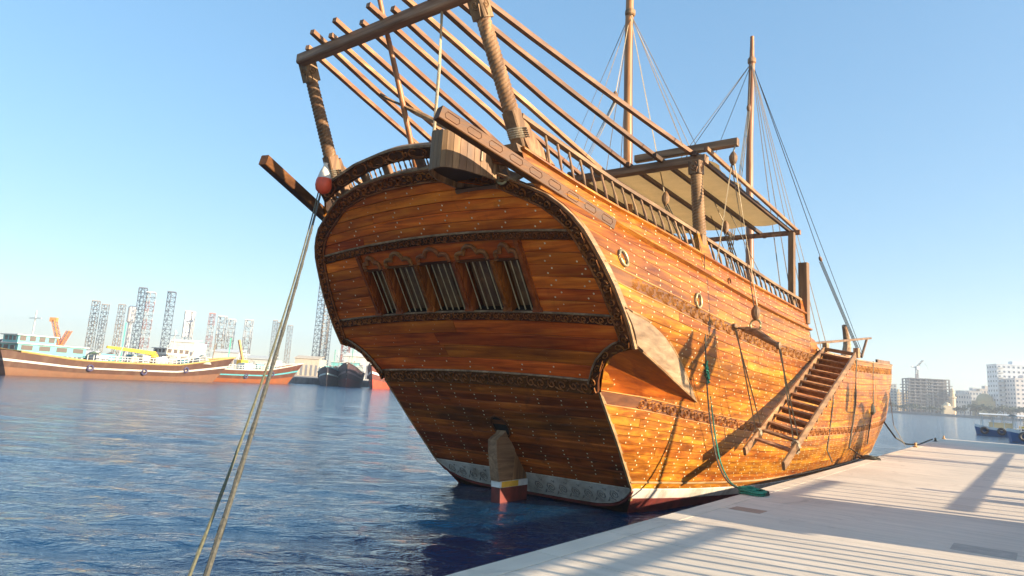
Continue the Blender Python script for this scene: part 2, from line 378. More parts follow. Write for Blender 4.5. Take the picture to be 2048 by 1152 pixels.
# ---- hull sides
def build_side(sg):
    m = MB(); ss = list(np.concatenate([np.linspace(0, .12, 9), np.linspace(.15, 1, 44)]))
    rows = []
    for u in ss:                                # inner skin behind the planks
        r = []
        for z in np.linspace(-.7, 3.7, 16):
            a = st(z) + .02; s = a + (42.78 - a) * u; r.append(hp(s, z, -.012, sg))
        rows.append(r)
    m.loft(rows)
    rows = []
    for u in np.linspace(0, 1, 22):
        r = []
        for k in range(9):
            f = k / 8; zf = lambda s, f=f: 3.6 + (Z_LOW(s) - .01 - 3.6) * f
            a = sstart(zf) + .02; s = a + (19.98 - a) * u; r.append(hp(s, zf(s), -.012, sg))
        rows.append(r)
    m.loft(rows)
    rows = []
    for u in np.linspace(0, 1, 24):
        s = 19.9 + (42.78 - 19.9) * u; rows.append([hp(s, 3.6 + (Z_TOP(s) - 3.6) * f, -.012, sg) for f in (0, .5, 1)])
    m.loft(rows)
    side = part('hull_side', m, MDARK, dhow)
    rnd = random.Random(3 + sg)
    zones = [(Z_BOT, Z_LB, 9, 42.75), (Z_LT, Z_UB, 9, 42.75), (Z_UT, Z_MLD, 4, 20.0), (Z_MLD, Z_LOW, 3, 20.0)]
    seams = []
    for zi, (lo, hi, n, send) in enumerate(zones):
        for k in range(n):
            f0, f1 = k / n, (k + 1) / n
            a = lambda s, f=f0, lo=lo, hi=hi: lo(s) + (hi(s) - lo(s)) * f
            b = lambda s, f=f1, lo=lo, hi=hi: lo(s) + (hi(s) - lo(s)) * f
            cuts = [None]; s = 11.5 + rnd.uniform(0, 5)
            while s < send - 2: cuts.append(s); s += rnd.uniform(4.5, 8.5)
            cuts.append(send)
            for c0, c1 in zip(cuts[:-1], cuts[1:]):
                mb = strip(MB(), a, b, None if c0 is None else c0 + .004, c1 - .004, sg, .022 + rnd.uniform(-.003, .003), ch=.005)
                part('plank', mb, MS, side)
            seams.append((a, b, send))
    # forward bulwark plank above the band
    for c0, c1 in ((20.05, 27), (27.01, 34), (34.01, 42.75)):
        part('plank', strip(MB(), Z_UT, Z_TOP, c0, c1, sg, .024), MS, side)
    # white strake and red boot topping
    wb = strip(MB(), Z_RED, Z_BOT, None, 42.7, sg, .030, ch=.012); part('white_strake', wb, MWHITE, side)
    rb = strip(MB(), lambda s: -.68, Z_RED, None, 42.7, sg, .02); part('boot_topping', rb, MRED, side)
    part('batten', strip(MB(), lambda s: Z_BOT(s) + .10, lambda s: Z_BOT(s) + .135, None, 42.5, sg, .022, lift=.024), MCAP, side)
    # mouldings
    part('sheer_moulding', strip(MB(), lambda s: Z_MLD(s) - .035, lambda s: Z_MLD(s) + .035, None, 20.03, sg, .085, lift=.022, ch=.02), MS, side)
    part('lower_cap_rail', strip(MB(), lambda s: Z_LOW(s) - .03, lambda s: Z_LOW(s) + .035, None, 20.05, sg, .09, lift=.0, ch=.02), MS, side)
    # carved bands
    for lo, hi, send, nm in ((Z_UB, Z_UT, 42.7, 'carved_band'), (Z_LB, Z_LT, 42.7, 'carved_band')):
        s0 = None
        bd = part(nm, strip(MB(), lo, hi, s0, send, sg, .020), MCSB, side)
        mm = MB()
        P = lambda a, b, h, lo=lo: hp(a, lo(a) + b, .020 + h, sg)
        a0 = 9.75 if hi is Z_UT else 11.4
        spiral_band(mm, P, (34 if sg > 0 else 16) - a0, hi(15) - lo(15), .30 if hi is Z_UT else .25, .030, 5, 1.5, .09, a0=a0)
        for dz in (.012, -.012):
            f = (lambda s: lo(s)) if dz > 0 else (lambda s: hi(s))
            strip(mm, lambda s: f(s) - .014, lambda s: f(s) + .014, s0, send, sg, .034, ch=.008)
        bd2 = bpy.data.objects.new('scroll_carving', mesh('scroll_carving', mm, BASE[dhow.name])); COLL.objects.link(bd2)
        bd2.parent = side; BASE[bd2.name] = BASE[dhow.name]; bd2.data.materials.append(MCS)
    # nail plugs: pairs on every frame
    nb = MB(); rnd = random.Random(11)
    for a, b, send in seams:
        s = 9.2; 
        while s < (send if sg > 0 else 16):
            zl, zh = a(s), b(s)
            if s > st(zl) + .14 and s > st(zh) + .14:
                for f, ds in ((.24, -.035), (.76, .035)):
                    if rnd.random() < .06: continue
                    s2 = s + ds + rnd.uniform(-.02, .02); z = zl + (zh - zl) * (f + rnd.uniform(-.05, .05))
                    p = hp(s2, z, .0285, sg); q = hp(s2, z, .033, sg); n = nrm(q - p); x, y, _ = frame(n)
                    r = .0155
                    nb.add([p + r * (math.cos(t) * x + math.sin(t) * y) for t in np.arange(6) * math.pi / 3] + [q], [(i, (i + 1) % 6, 6) for i in range(6)])
            s += .43
    part('nail_heads', nb, MNAIL, side, kind='stuff')
    return side
SIDE_S = build_side(1); SIDE_P = build_side(-1)

# ---- transom planes
NU = nrm(v3(0, -1, -.67)); NL = nrm(v3(0, -1, -.926))
def TU(w, z, h=0.0): return v3(w, 9.449 - .67 * (z - 3.503), z) + NU * h
def TL(w, z, h=0.0): return v3(w, 11.915 - .926 * (z - .55), z) + NL * h
FZ = [2.30, 2.5, 2.63, 2.80, 2.89, 2.97, 3.02, 3.37, 3.6, 3.95, 4.225, 4.55, 4.75, 4.95, 5.11, 5.27, 5.44, 5.70, 5.84, 5.895, 5.905]
FO = [2.71, 2.77, 2.87, 3.02, 3.15, 3.36, 3.62, 3.635, 3.61, 3.56, 3.49, 3.38, 3.30, 3.17, 3.02, 2.82, 2.48, 1.91, 1.26, .57, 0]
OUT = list(zip(FO, FZ))
def oline(off):                                  # outline offset inward, starboard half from knuckle up to the crown
    pts = []
    for i, (w, z) in enumerate(OUT):
        a = OUT[max(0, i - 1)]; b = OUT[min(len(OUT) - 1, i + 1)] if i < len(OUT) - 1 else (-OUT[-2][0], OUT[-2][1])
        d = nrm(np.array([b[0] - a[0], (b[1] - a[1]) * 1.2])); n = np.array([-d[1], d[0] / 1.2])
        k = 1.0
        pts.append((w + n[0] * off * k, z + n[1] * off * k))
    return pts
def wmax(z0, c, off=.10):                        # half width at which a cambered line meets the outline
    best = 0
    lo_, hi_ = 0.0, 3.7
    f = lambda w: np.interp(z0 - c * w * w, FZ, FO) - off - w
    for _ in range(40):
        m = (lo_ + hi_) / 2
        if f(m) > 0: lo_ = m
        else: hi_ = m
    return lo_
def camber(z): return float(np.interp(z, [2.3, 3.6, 4.89, 5.9], [.0095, .0106, .0155, .022]))
trans = MB()
half = [(w, z) for w, z in OUT]
poly = [TU(w, z, -.02) for w, z in half] + [TU(-w, z, -.02) for w, z in reversed(half[:-1])]
# backing built as rows so that the concave curls stay correct, open where the windows are
def backing(mb, z0, z1, n, wlim=None):
    for sgn in ((1, -1) if wlim else (0,)):
        rows = []
        for i in range(n + 1):
            z = z0 + (z1 - z0) * i / n; w = float(np.interp(z, FZ, FO)) - .01
            if sgn: rows.append([TU(sgn * (wlim + (w - wlim) * k / 4), z, -.02) for k in range(5)])
            else: rows.append([TU(-w + 2 * w * k / 16, z, -.02) for k in range(17)])
        mb.loft(rows)
backing(trans, 2.3, 3.55, 10); backing(trans, 3.55, 4.6, 6, 2.02); backing(trans, 4.6, 5.9, 12)
rows = []
for i in range(12):
    z = 2.3 - (2.3 - .0) * i / 11; w = float(np.interp(z, OZ, OW)) - .012
    rows.append([TL(-w + 2 * w * k / 12, z, -.02) for k in range(13)])
trans.loft(rows)
TR = part('transom', trans, MDARK, dhow)
def tplank(T, e0, e1, t, mat, ch=.009, n=20, u0=0., u1=1.):
    """e0/e1: functions u -> (w, z) for lower and upper plank edge"""
    rows = []
    for i in range(n + 1):
        u = u0 + (u1 - u0) * i / n; (w0, z0), (w1, z1) = e0(u), e1(u)
        f = min(.2, ch / max(1e-3, abs(z1 - z0)))
        m = lambda k, h: T(w0 + (w1 - w0) * k, z0 + (z1 - z0) * k, h)
        rows.append([m(0, -.015), m(0, t * .55), m(f, t), m(.5, t * 1.06), m(1 - f, t), m(1, t * .55), m(1, -.015)])
    mb = MB().loft(rows); mb.add(rows[0], [tuple(range(7))]); mb.add(rows[-1], [tuple(range(7))[::-1]])
    return part('plank', mb, mat, TR)
rnd = random.Random(5)
tn = MB()
def nail(mb, T, w, z, h, r=.017):
    p, q = T(w, z, h), T(w, z, h + .005); n = nrm(q - p); x, y, _ = frame(n)
    mb.add([p + r * (math.cos(t) * x + math.sin(t) * y) for t in np.arange(6) * math.pi / 3] + [q], [(i, (i + 1) % 6, 6) for i in range(6)])
def zone(z0, z1, n, wlo=None, cuts=.5):
    for k in range(n):
        a, b = z0 + (z1 - z0) * k / n + .003, z0 + (z1 - z0) * (k + 1) / n - .003
        ca, cb = camber(a), camber(b); wa, wb = wmax(a, ca), wmax(b, cb)
        if wlo is None:
            e0 = lambda u: ((2 * u - 1) * wa, a - ca * ((2 * u - 1) * wa) ** 2); e1 = lambda u: ((2 * u - 1) * wb, b - cb * ((2 * u - 1) * wb) ** 2)
            t = .028 + rnd.uniform(-.004, .005)
            if rnd.random() < cuts:
                c = rnd.uniform(.2, .8); tplank(TU, e0, e1, t, MT, n=14, u0=0, u1=c - .0008); tplank(TU, e0, e1, t + .002, MT, n=14, u0=c + .0008, u1=1)
            else: tplank(TU, e0, e1, t, MT, n=24)
        else:
            for sgn in (-1, 1):
                e0 = lambda u: (sgn * (wlo + u * (wa - wlo)), a - ca * (wlo + u * (wa - wlo)) ** 2); e1 = lambda u: (sgn * (wlo + u * (wb - wlo)), b - cb * (wlo + u * (wb - wlo)) ** 2)
                tplank(TU, e0, e1, .028 + rnd.uniform(-.004, .005), MT, n=8)
        for w in np.arange(-3.1, 3.2, .62):
            for f, dw in ((.3, -.05), (.72, .05)):
                ww = w + dw + rnd.uniform(-.04, .04); z = a + (b - a) * f - camber(a) * ww * ww
                if abs(ww) < min(wa, wb) - .16 and (wlo is None or abs(ww) > wlo + .12) and rnd.random() > .12: nail(tn, TU, ww, z, .031)
zone(2.565, 3.475, 4); zone(3.63, 4.745, 6, 2.07); zone(4.895, 5.70, 5)
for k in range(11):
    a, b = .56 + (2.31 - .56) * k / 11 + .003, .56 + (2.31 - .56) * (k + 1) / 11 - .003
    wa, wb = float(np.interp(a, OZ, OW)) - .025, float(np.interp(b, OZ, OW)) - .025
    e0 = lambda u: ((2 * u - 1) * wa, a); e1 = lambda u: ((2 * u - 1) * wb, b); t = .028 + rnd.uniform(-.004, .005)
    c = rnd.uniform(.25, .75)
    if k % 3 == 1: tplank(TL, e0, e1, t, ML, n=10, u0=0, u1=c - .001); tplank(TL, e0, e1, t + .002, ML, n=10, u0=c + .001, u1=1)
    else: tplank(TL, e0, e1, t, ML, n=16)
    for w in np.arange(-2.45, 2.5, .545):
        for f, dw in ((.25, -.015), (.75, .015)):
            ww = (w + dw) * (1 - .03 * (b - .5)) + rnd.uniform(-.015, .015)
            if abs(ww) < min(wa, wb) - .06 and abs(ww) > .12 and rnd.random() > .05: nail(tn, TL, ww, a + (b - a) * f, .031, .0165)
part('nail_heads', tn, MNAIL, TR, kind='stuff')

# ---- carved stern frame and bands
def ribbon(T, outer, inner, t0, t1, close=True):
    rows = [[T(*o, t0), T(*o, t1), T(*((np.array(o) + np.array(i)) / 2), t1 * 1.05), T(*i, t1), T(*i, t0)] for o, i in zip(outer, inner)]
    return MB().loft(rows)
def dens(pts, k=3):
    r = []
    for a, b in zip(pts[:-1], pts[1:]):
        for i in range(k): r.append(tuple(np.array(a) + (np.array(b) - np.array(a)) * i / k))
    return r + [pts[-1]]
o_out, o_in = dens(oline(0.0)), dens(oline(.26))
icut = 6 * 3                                     # the corner where the curl meets the flank
def frame_piece(idx0, idx1, sgn, name, unit):
    o = [(sgn * w, z) for w, z in o_out[idx0:idx1]]; i = [(sgn * w, z) for w, z in o_in[idx0:idx1]]
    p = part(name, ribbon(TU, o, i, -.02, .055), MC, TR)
    mm = MB(); L = np.concatenate([[0], np.cumsum([math.hypot(o[k+1][0]-o[k][0], (o[k+1][1]-o[k][1])*1.2) for k in range(len(o)-1)])])
    O, I = np.array(o), np.array(i)
    def P(a, b, h):
        k = [np.interp(a, L, O[:, 0]), np.interp(a, L, O[:, 1])]; q = [np.interp(a, L, I[:, 0]), np.interp(a, L, I[:, 1])]
        f = b / .26; return TU(k[0] + (q[0] - k[0]) * f, k[1] + (q[1] - k[1]) * f, .057 + h)
    spiral_band(mm, lambda a, b, h: P(a, b + .03, h), L[-1], .20, unit, .040, 3, 1.35, .085)
    rib(mm, P, [(a, .022) for a in np.linspace(0, L[-1], 60)], .035, .018); rib(mm, P, [(a, .238) for a in np.linspace(0, L[-1], 60)], .035, .018)
    c = part('scroll_carving', mm, MCR, TR); return p
n_ = len(o_out)
for sgn in (1, -1):
    frame_piece(icut, n_, sgn, 'carved_frame', .24)
    # curl from corner to knuckle
    oc = [(3.60, 3.02), (3.36, 2.97), (3.15, 2.89), (3.0, 2.79), (2.87, 2.63), (2.78, 2.48), (2.715, 2.30)]
    ic = [(3.42, 3.15), (3.27, 3.10), (3.08, 3.0), (2.88, 2.85), (2.75, 2.70), (2.66, 2.56), (2.59, 2.46)]
    oc = dens([(sgn * w, z) for w, z in oc], 2); ic = dens([(sgn * w, z) for w, z in ic], 2)
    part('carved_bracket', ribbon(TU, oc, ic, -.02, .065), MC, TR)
    mm = MB(); O, I = np.array(oc), np.array(ic); L = np.linspace(0, 1.15, len(oc))
    P = lambda a, b, h: TU(*( [np.interp(a, L, O[:, j]) + (np.interp(a, L, I[:, j]) - np.interp(a, L, O[:, j])) * b / .2 for j in (0, 1)]), .067 + h)
    spiral_band(mm, P, 1.15, .2, .23, .035, 9, 1.35, .085); part('scroll_carving', mm, MCR, TR)
    part('bracket_lip', MB().tube([TU(*q, .075) for q in ic], .018, 6), MG, TR)
    # pale cap along the edge of the stern, between transom and side planking
    op = [(sgn * w, z) for w, z in o_out[icut:icut + 33]]
    rows = []
    for w, z in op:
        q = TU(w, z, .06); rows.append([q, q + v3(sgn * .03, .0, .0), q + v3(sgn * .035, .13, .02), q + v3(-sgn * .03, .15, .02)])
    part('edge_cap', MB().loft(rows), MCAP, TR)
    rows = [[TL(sgn * (float(np.interp(z, OZ, OW)) - .03), z, .03), TL(sgn * (float(np.interp(z, OZ, OW)) + .02), z, .035), TL(sgn * (float(np.interp(z, OZ, OW)) + .03), z, .0) + v3(0, .07, 0)] for z in np.linspace(.3, 2.3, 16)]
    part('edge_cap', MB().loft(rows), MCAP, TR)
def hband(z0c, hgt, wlim, name, T=TU, c=None, unit=.16, lip=True):
    cc = camber(z0c) if c is None else c; W = wlim
    ws = np.linspace(-W, W, 40)
    o = [(w, z0c - hgt - cc * w * w) for w in ws]; i = [(w, z0c - cc * w * w) for w in ws]
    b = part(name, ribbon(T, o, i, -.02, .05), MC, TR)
    mm = MB(); spiral_band(mm, lambda a, b_, h: T(a, z0c - hgt + b_ - cc * a * a, .05 + h), 2 * W, hgt, unit, .026, 4, 1.3, .10, a0=-W)
    part('scroll_carving', mm, MCR, TR)
    if lip: part('band_lip', MB().tube([T(w, z0c + .005 - cc * w * w, .05) for w in ws], .020, 6), MG, TR)
hband(4.89, .13, wmax(4.83, camber(4.8), .20), 'carved_band'); hband(3.625, .14, wmax(3.56, camber(3.6), .20), 'carved_band')
hband(2.56, .24, 2.60, 'carved_band', unit=.22)
# white carved foot of the transom
bw = np.array([-2.53, -2.26, -1.9, -1.5, -.8, 0, .8, 1.5, 1.9, 2.26, 2.53]); bz = np.array([.53, .30, .16, .11, .10, .10, .10, .11, .16, .30, .53])
ws = np.linspace(-2.52, 2.52, 44); zb = hermite(bw, bz, ws)
rows = [[TL(w, .56, -.01), TL(w, .555, .03), TL(w, max(z + .03, z), .035), TL(w, z, .0)] for w, z in zip(ws, np.minimum(zb, .54))]
part('white_foot', MB().loft(rows), MWHITE, TR)
mm = MB()
for k, w in enumerate(np.linspace(-2.1, 2.1, 15)):
    if abs(w) < .15: continue
    Wd = .53 - float(hermite(bw, bz, w)) - .03
    spiral_band(mm, lambda a, b, h: TL(w - .14 + a, .535 - Wd + b, .034 + h), .28, Wd, .28, .014, k, 1.9, .07)
MWG = plain('white_carving', (.25, .22, .19), .7, 0, .2, 8)
part('scroll_carving', mm, MWG, TR, kind='stuff')
part('red_lip', MB().tube([TL(w, z - .02, .02) for w, z in zip(ws, zb)], .03, 6), MRED, TR)
rows = []
for w, z in zip(ws, zb):
    q = TL(w, z - .03, .0); rows.append([q, q + v3(-w * .05, .8, -.10), q + v3(-w * .25, 2.2, -.30), q + v3(-w * .4, 4.5, -.9)])
part('underbody', MB().loft(rows), MRED, dhow)

# ---- stern windows
WB = [-2.0, -1.385, -.52, .455, 1.30, 2.0]
WB = [-2.0, -1.37, -.485, .485, 1.37, 2.0]
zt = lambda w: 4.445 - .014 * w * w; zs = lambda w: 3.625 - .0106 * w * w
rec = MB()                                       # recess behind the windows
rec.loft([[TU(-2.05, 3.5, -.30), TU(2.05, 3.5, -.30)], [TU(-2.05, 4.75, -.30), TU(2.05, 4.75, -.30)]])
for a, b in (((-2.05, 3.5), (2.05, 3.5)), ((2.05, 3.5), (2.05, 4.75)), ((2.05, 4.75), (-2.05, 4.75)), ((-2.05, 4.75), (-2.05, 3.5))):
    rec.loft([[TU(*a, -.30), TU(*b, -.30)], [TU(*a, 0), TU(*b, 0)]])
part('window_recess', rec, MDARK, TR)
hd = MB(); rows = []
for w in np.linspace(-2.04, 2.04, 30): rows.append([TU(w, zt(w), -.05), TU(w, zt(w), .02), TU(w, 4.77 - .015 * w * w, .02)])
hd.loft(rows); part('window_header', hd, MT, TR)
for w in WB:
    dx = .075
    top = 4.45 if abs(w) < 1.9 else 4.755
    pm = MB(); pm.prism([TU(w - dx, zs(w), .0), TU(w + dx, zs(w), .0), TU(w + dx, top - .014 * w * w, .0), TU(w - dx, top - .014 * w * w, .0)], NU * .05)
    pm.prism([TU(w - .035, zs(w) + .02, .05), TU(w + .035, zs(w) + .02, .05), TU(w + .035, top - .02 - .014 * w * w, .05), TU(w - .035, top - .02 - .014 * w * w, .05)], NU * .03)
    pm.prism([TU(w - dx, zs(w), -.25), TU(w + dx, zs(w), -.25), TU(w + dx, 4.5, -.25), TU(w - dx, 4.5, -.25)], NU * .249)
    pm.box(TU(w, zs(w) + .04, .05), (.19, .05, .08)); part('window_pilaster', pm, MPIL, TR)
for i in range(5):
    a, b = WB[i] + .085, WB[i + 1] - .085; c = (a + b) / 2; hwid = (b - a) / 2
    sh = MB(); sh.prism([TU(a + .3 * hwid, 3.63, -.17), TU(b, 3.63, -.17), TU(b, 4.5, -.17), TU(a + .3 * hwid, 4.5, -.17)], NU * .03)
    for k in (1, 2): sh.bar(TU(a + (b - a) * k / 3, 3.64, -.135), TU(a + (b - a) * k / 3, 4.5, -.135), .02, .02)
    part('window_shutter', sh, MWIN, TR)
    nb_ = (3, 4, 5, 4, 3)[i]
    for k in range(nb_):
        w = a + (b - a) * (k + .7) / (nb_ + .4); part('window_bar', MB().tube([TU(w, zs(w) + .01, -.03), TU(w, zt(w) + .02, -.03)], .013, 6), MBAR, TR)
    r = hwid * .97; pts = []                      # trefoil arch moulding
    zb0 = zt(c) + .02
    pts.append((c - r, zb0)); pts.append((c - r * .98, zb0 + .035))
    for t in np.linspace(math.pi * 1.05, math.pi * .42, 7): pts.append((c - r * .66 + r * .32 * math.cos(t), zb0 + .07 + .055 * math.sin(t)))
    for t in np.linspace(math.pi * .98, math.pi * .02, 11): pts.append((c + r * .46 * math.cos(t), zb0 + .10 + .125 * math.sin(t)))
    for t in np.linspace(math.pi * .58, -math.pi * .05, 7): pts.append((c + r * .66 + r * .32 * math.cos(t), zb0 + .07 + .055 * math.sin(t)))
    pts.append((c + r * .98, zb0 + .035)); pts.append((c + r, zb0))
    part('trefoil_arch', MB().tube([TU(w, z, .045) for w, z in pts], .042, 8), MCR, TR)
    fl = MB(); fl.prism([TU(a, zt(c) - .01, .02), TU(b, zt(c) - .01, .02), TU(b, zt(c) + .03, .02), TU(a, zt(c) + .03, .02)], NU * .02); part('window_lintel', fl, MC, TR)

# ---- quarter fins where the overhanging stern fairs into the side
topc = [(3.62, 9.36, 3.60), (3.44, 10.9, 3.47), (3.33, 11.97, 3.06), (3.23, 12.8, 2.58), (3.19, 13.3, 2.20)]
botc = [(3.64, 9.78, 3.03), (3.52, 10.9, 2.76), (3.36, 12.16, 2.46), (3.26, 12.8, 2.32), (3.20, 13.3, 2.20)]
TT = np.linspace(0, 1, 14); u4 = np.array([0, .4, .68, .88, 1])
ct = np.array([hermite(u4, [p[j] for p in topc], TT) for j in range(3)]).T; cb_ = np.array([hermite(u4, [p[j] for p in botc], TT) for j in range(3)]).T
for sg in (1, -1):
    rows = [[cb_[i] + (ct[i] - cb_[i]) * f + v3(.04 * math.sin(math.pi * f) * (1 - TT[i]) + .02, 0, 0) for f in np.linspace(0, 1, 7)] for i in range(14)]
    rows = [[q * v3(sg, 1, 1) for q in r] for r in rows]
    part('quarter_fin', MB().loft(rows), MFIN, dhow, label='pale weathered leaf-shaped fin on the stern quarter')
    arc = [(3.60, 3.02), (3.36, 2.97), (3.15, 2.89), (3.0, 2.79), (2.87, 2.63), (2.78, 2.48), (2.715, 2.31)]
    A = np.array([TU(w, z, -.01) for w, z in arc]); rows = []
    for i, t in enumerate(TT):
        po = cb_[i]; s_in = 10.294 + (13.3 - 10.294) * t; z_in = 2.31 + (2.20 - 2.31) * t; pin = hp(s_in, z_in, .03)
        r = []
        for k in range(7):
            f = k / 6; lin0 = A[0] + (A[-1] - A[0]) * f; bul = A[k] - lin0
            r.append((po + (pin - po) * f + bul * (1 - t)) * v3(sg, 1, 1))
        rows.append(r)
    part('fin_underside', MB().loft(rows), MUND, dhow)
    part('fin_edge', MB().tube([(p + v3(.015, 0, 0)) * v3(sg, 1, 1) for p in cb_], [.028] * 10 + [.024, .02, .015, .01], 6), MCAP, dhow)
    part('fin_edge', MB().tube([(p + v3(.02, 0, 0)) * v3(sg, 1, 1) for p in ct], [.022] * 12 + [.015, .01], 6), MCAP, dhow)

# ---- decks and break of the poop
dk = MB(); rows = []
for s in np.linspace(8.6, 19.9, 14): 
    z = Z_LOW(s) - .55; w = hw(s, z) - .06; rows.append([v3(-w, s, z), v3(0, s, z + .1), v3(w, s, z)])
dk.loft(rows); part('poop_deck', dk, MG, dhow)
dk = MB(); rows = []
for s in np.linspace(19.9, 42.3, 18):
    z = Z_TOP(s) - .7; w = max(.02, hw(s, z) - .06); rows.append([v3(-w, s, z), v3(0, s, z + .06), v3(w, s, z)])
dk.loft(rows); part('main_deck', dk, MG, dhow)
bk = MB(); w = hw(20, 4.2) - .03
bk.loft([[v3(-w, 19.95, 2.9), v3(w, 19.95, 2.9)], [v3(-w + .1, 19.95, 4.78), v3(w - .1, 19.95, 4.78)]]); part('poop_bulkhead', bk, MS, dhow)
# step down after the poop: a curved bracket board
for sg in (1, -1):
    m = MB(); poly = []
    for s, z in ((19.98, 3.70), (20.85, 3.70), (20.80, 3.84), (20.62, 3.98), (20.45, 4.08), (20.02, 4.14)): poly.append(hp(s, z, -.03, sg))
    off = v3(sg * .06, 0, 0); m.prism(poly, off); part('step_bracket', m, MS, dhow)

# ---- stern gallery: balusters and arched carved rail
SG = lambda w: -.052 * w * w
def AR(w, z, h=0.0): return TU(w, z, h)
zlow = lambda w: float(np.interp(abs(w), [0, .57, 1.26, 1.91, 2.45], [5.905, 5.895, 5.84, 5.70, 5.46]))
zupb = lambda w: float(np.interp(abs(w), [0, .35, .95, 1.85, 2.4], [6.07, 6.06, 6.0, 5.83, 5.66]))
zupt = lambda w: float(np.interp(abs(w), [0, .35, 1.1, 1.8, 2.42], [6.27, 6.255, 6.18, 6.03, 5.87]))
ws = np.linspace(-2.36, 2.36, 44)
cap = MB(); rows = [[TU(w, zlow(w) - .005, .07), TU(w, zlow(w) + .02, .07), TU(w, zlow(w) + .02, -.16), TU(w, zlow(w) - .005, -.16)] for w in ws]
cap.loft(rows, True, True); part('gallery_sill', cap, MG, dhow)
rl = MB(); rows = [[TU(w, zupb(w), .04), TU(w, zupt(w) - .02, .06), TU(w, zupt(w) - .02, -.06), TU(w, zupb(w), -.05)] for w in ws]
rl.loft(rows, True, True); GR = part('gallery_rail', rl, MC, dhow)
mm = MB(); spiral_band(mm, lambda a, b, h: TU(a, zupb(a) + b + .01, .05 + h), 4.6, .17, .42, .03, 2, 1.2, .12, a0=-2.3)
for k in range(9):
    c = -2.05 + k * .512; rib(mm, lambda a, b, h: TU(a, zupb(a) + b, .05 + h), [(c + .2 * math.cos(t), .095 + .075 * math.sin(t)) for t in np.linspace(0, 2 * math.pi, 17)], .03, .03)
part('scroll_carving', mm, MCR, GR, kind='stuff')
tp = MB(); rows = [[TU(w, zupt(w) - .02, .09), TU(w, zupt(w) + .015, .085), TU(w, zupt(w) + .015, -.09), TU(w, zupt(w) - .02, -.09)] for w in ws]
tp.loft(rows, True, True); part('rail_cap', tp, MG, GR)
BPROF = [(.020, 0), (.026, .06), (.014, .14), (.022, .30), (.026, .45), (.018, .62), (.014, .74), (.026, .84), (.018, .92), (.024, 1)]
def balmesh(L, rs=1.0): return mesh('baluster', MB().lathe((0, 0, 0), (0, 0, 1), [(r * rs, h * L) for r, h in BPROF], 8))
bm_ = balmesh(1.0); bm_.materials.append(MGZ)
posts_w = [-1.75, -1.05, -.42, .42, 1.05, 1.75]
for w in posts_w:
    part('gallery_post', MB().bar(TU(w, zlow(w), -.04), TU(w, zupb(w) + .01, -.04), .17, .09, up=(0, 1, 0)), MGZ, dhow)
for k in range(34):
    w = -2.2 + k * 4.4 / 33
    if min(abs(w - p) for p in posts_w) < .10: continue
    a, b = TU(w, zlow(w) + .01, -.02), TU(w, zupb(w) + .02, -.02); L = np.linalg.norm(b - a)
    o = place('baluster', bm_, dhow, a, (math.atan2(.67, 1), 0, 0), (.75, .75, L))

# ---- side rails with turned balusters
for sg in (1, -1):
    m = MB(); rows = []
    for s in np.linspace(8.05, 20.15, 34):
        z = Z_RAIL(s); p = hp(s, z, 0, sg); x = v3(sg, 0, 0)
        rows.append([p - x * .06 - v3(0, 0, .045), p - x * .07, p - x * .05 + v3(0, 0, .03), p + x * .05 + v3(0, 0, .03), p + x * .07, p + x * .06 - v3(0, 0, .045)])
    m.loft(rows, True, True); part('top_rail', m, MG, dhow)
    s = 8.62
    while s < 19.75:
        if abs(s - 13.3) > .34 and s < 19.55:
            a = hp(s, Z_LOW(s) + .03, .02, sg); b = hp(s, Z_RAIL(s) - .03, 0, sg); L = np.linalg.norm(b - a); d = (b - a) / L
            place('baluster', bm_, dhow, a, (-math.asin(max(-1, min(1, d[1]))), math.atan2(d[0], d[2]), 0), (1.15, 1.15, L))
        s += .285 if s < 13.3 else .345
    # plinth board under the second post and at the poop end
    for s0, s1, hh in ((13.02, 13.62, 0), (19.45, 19.95, 0)):
        m = MB(); a0, a1 = hp(s0, Z_LOW(s0) + .03, -.04, sg), hp(s1, Z_LOW(s1) + .03, -.04, sg); b0, b1 = hp(s0 + .12, Z_RAIL(s0) - .03, -.04, sg), hp(s1 - .1, Z_RAIL(s1) - .03, -.04, sg)
        m.prism([a0, a1, b1, b0], v3(sg * .10, 0, 0)); part('rail_plinth', m, MS, dhow)
    m = MB().bar(hp(19.9, 4.5, -.05, sg), hp(19.9, 4.5, -.05, sg) * v3(1, 1, 0) + v3(0, 0, 6.22), .22, .26); part('corner_pillar', m, MGZ, dhow)
    rows = []                                    # waist cap rail
    for s in np.linspace(20.5, 42.7, 26):
        z = Z_TOP(s); p = hp(s, z, 0, sg); x = v3(sg, 0, 0)
        rows.append([p - x * .08, p - x * .08 + v3(0, 0, .05), p + x * .06 + v3(0, 0, .05), p + x * .06])
    part('waist_rail', MB().loft(rows, True, True), MG, dhow)
    rows = [[hp(s, Z_TOP(s) + .05, -.05, sg), hp(s, Z_TOP(s) + .20, -.05, sg), hp(s, Z_TOP(s) + .20, -.12, sg), hp(s, Z_TOP(s) + .05, -.12, sg)] for s in np.linspace(30, 37.5, 14)]
    part('bow_wash_board', MB().loft(rows, True, True), MGX, dhow)

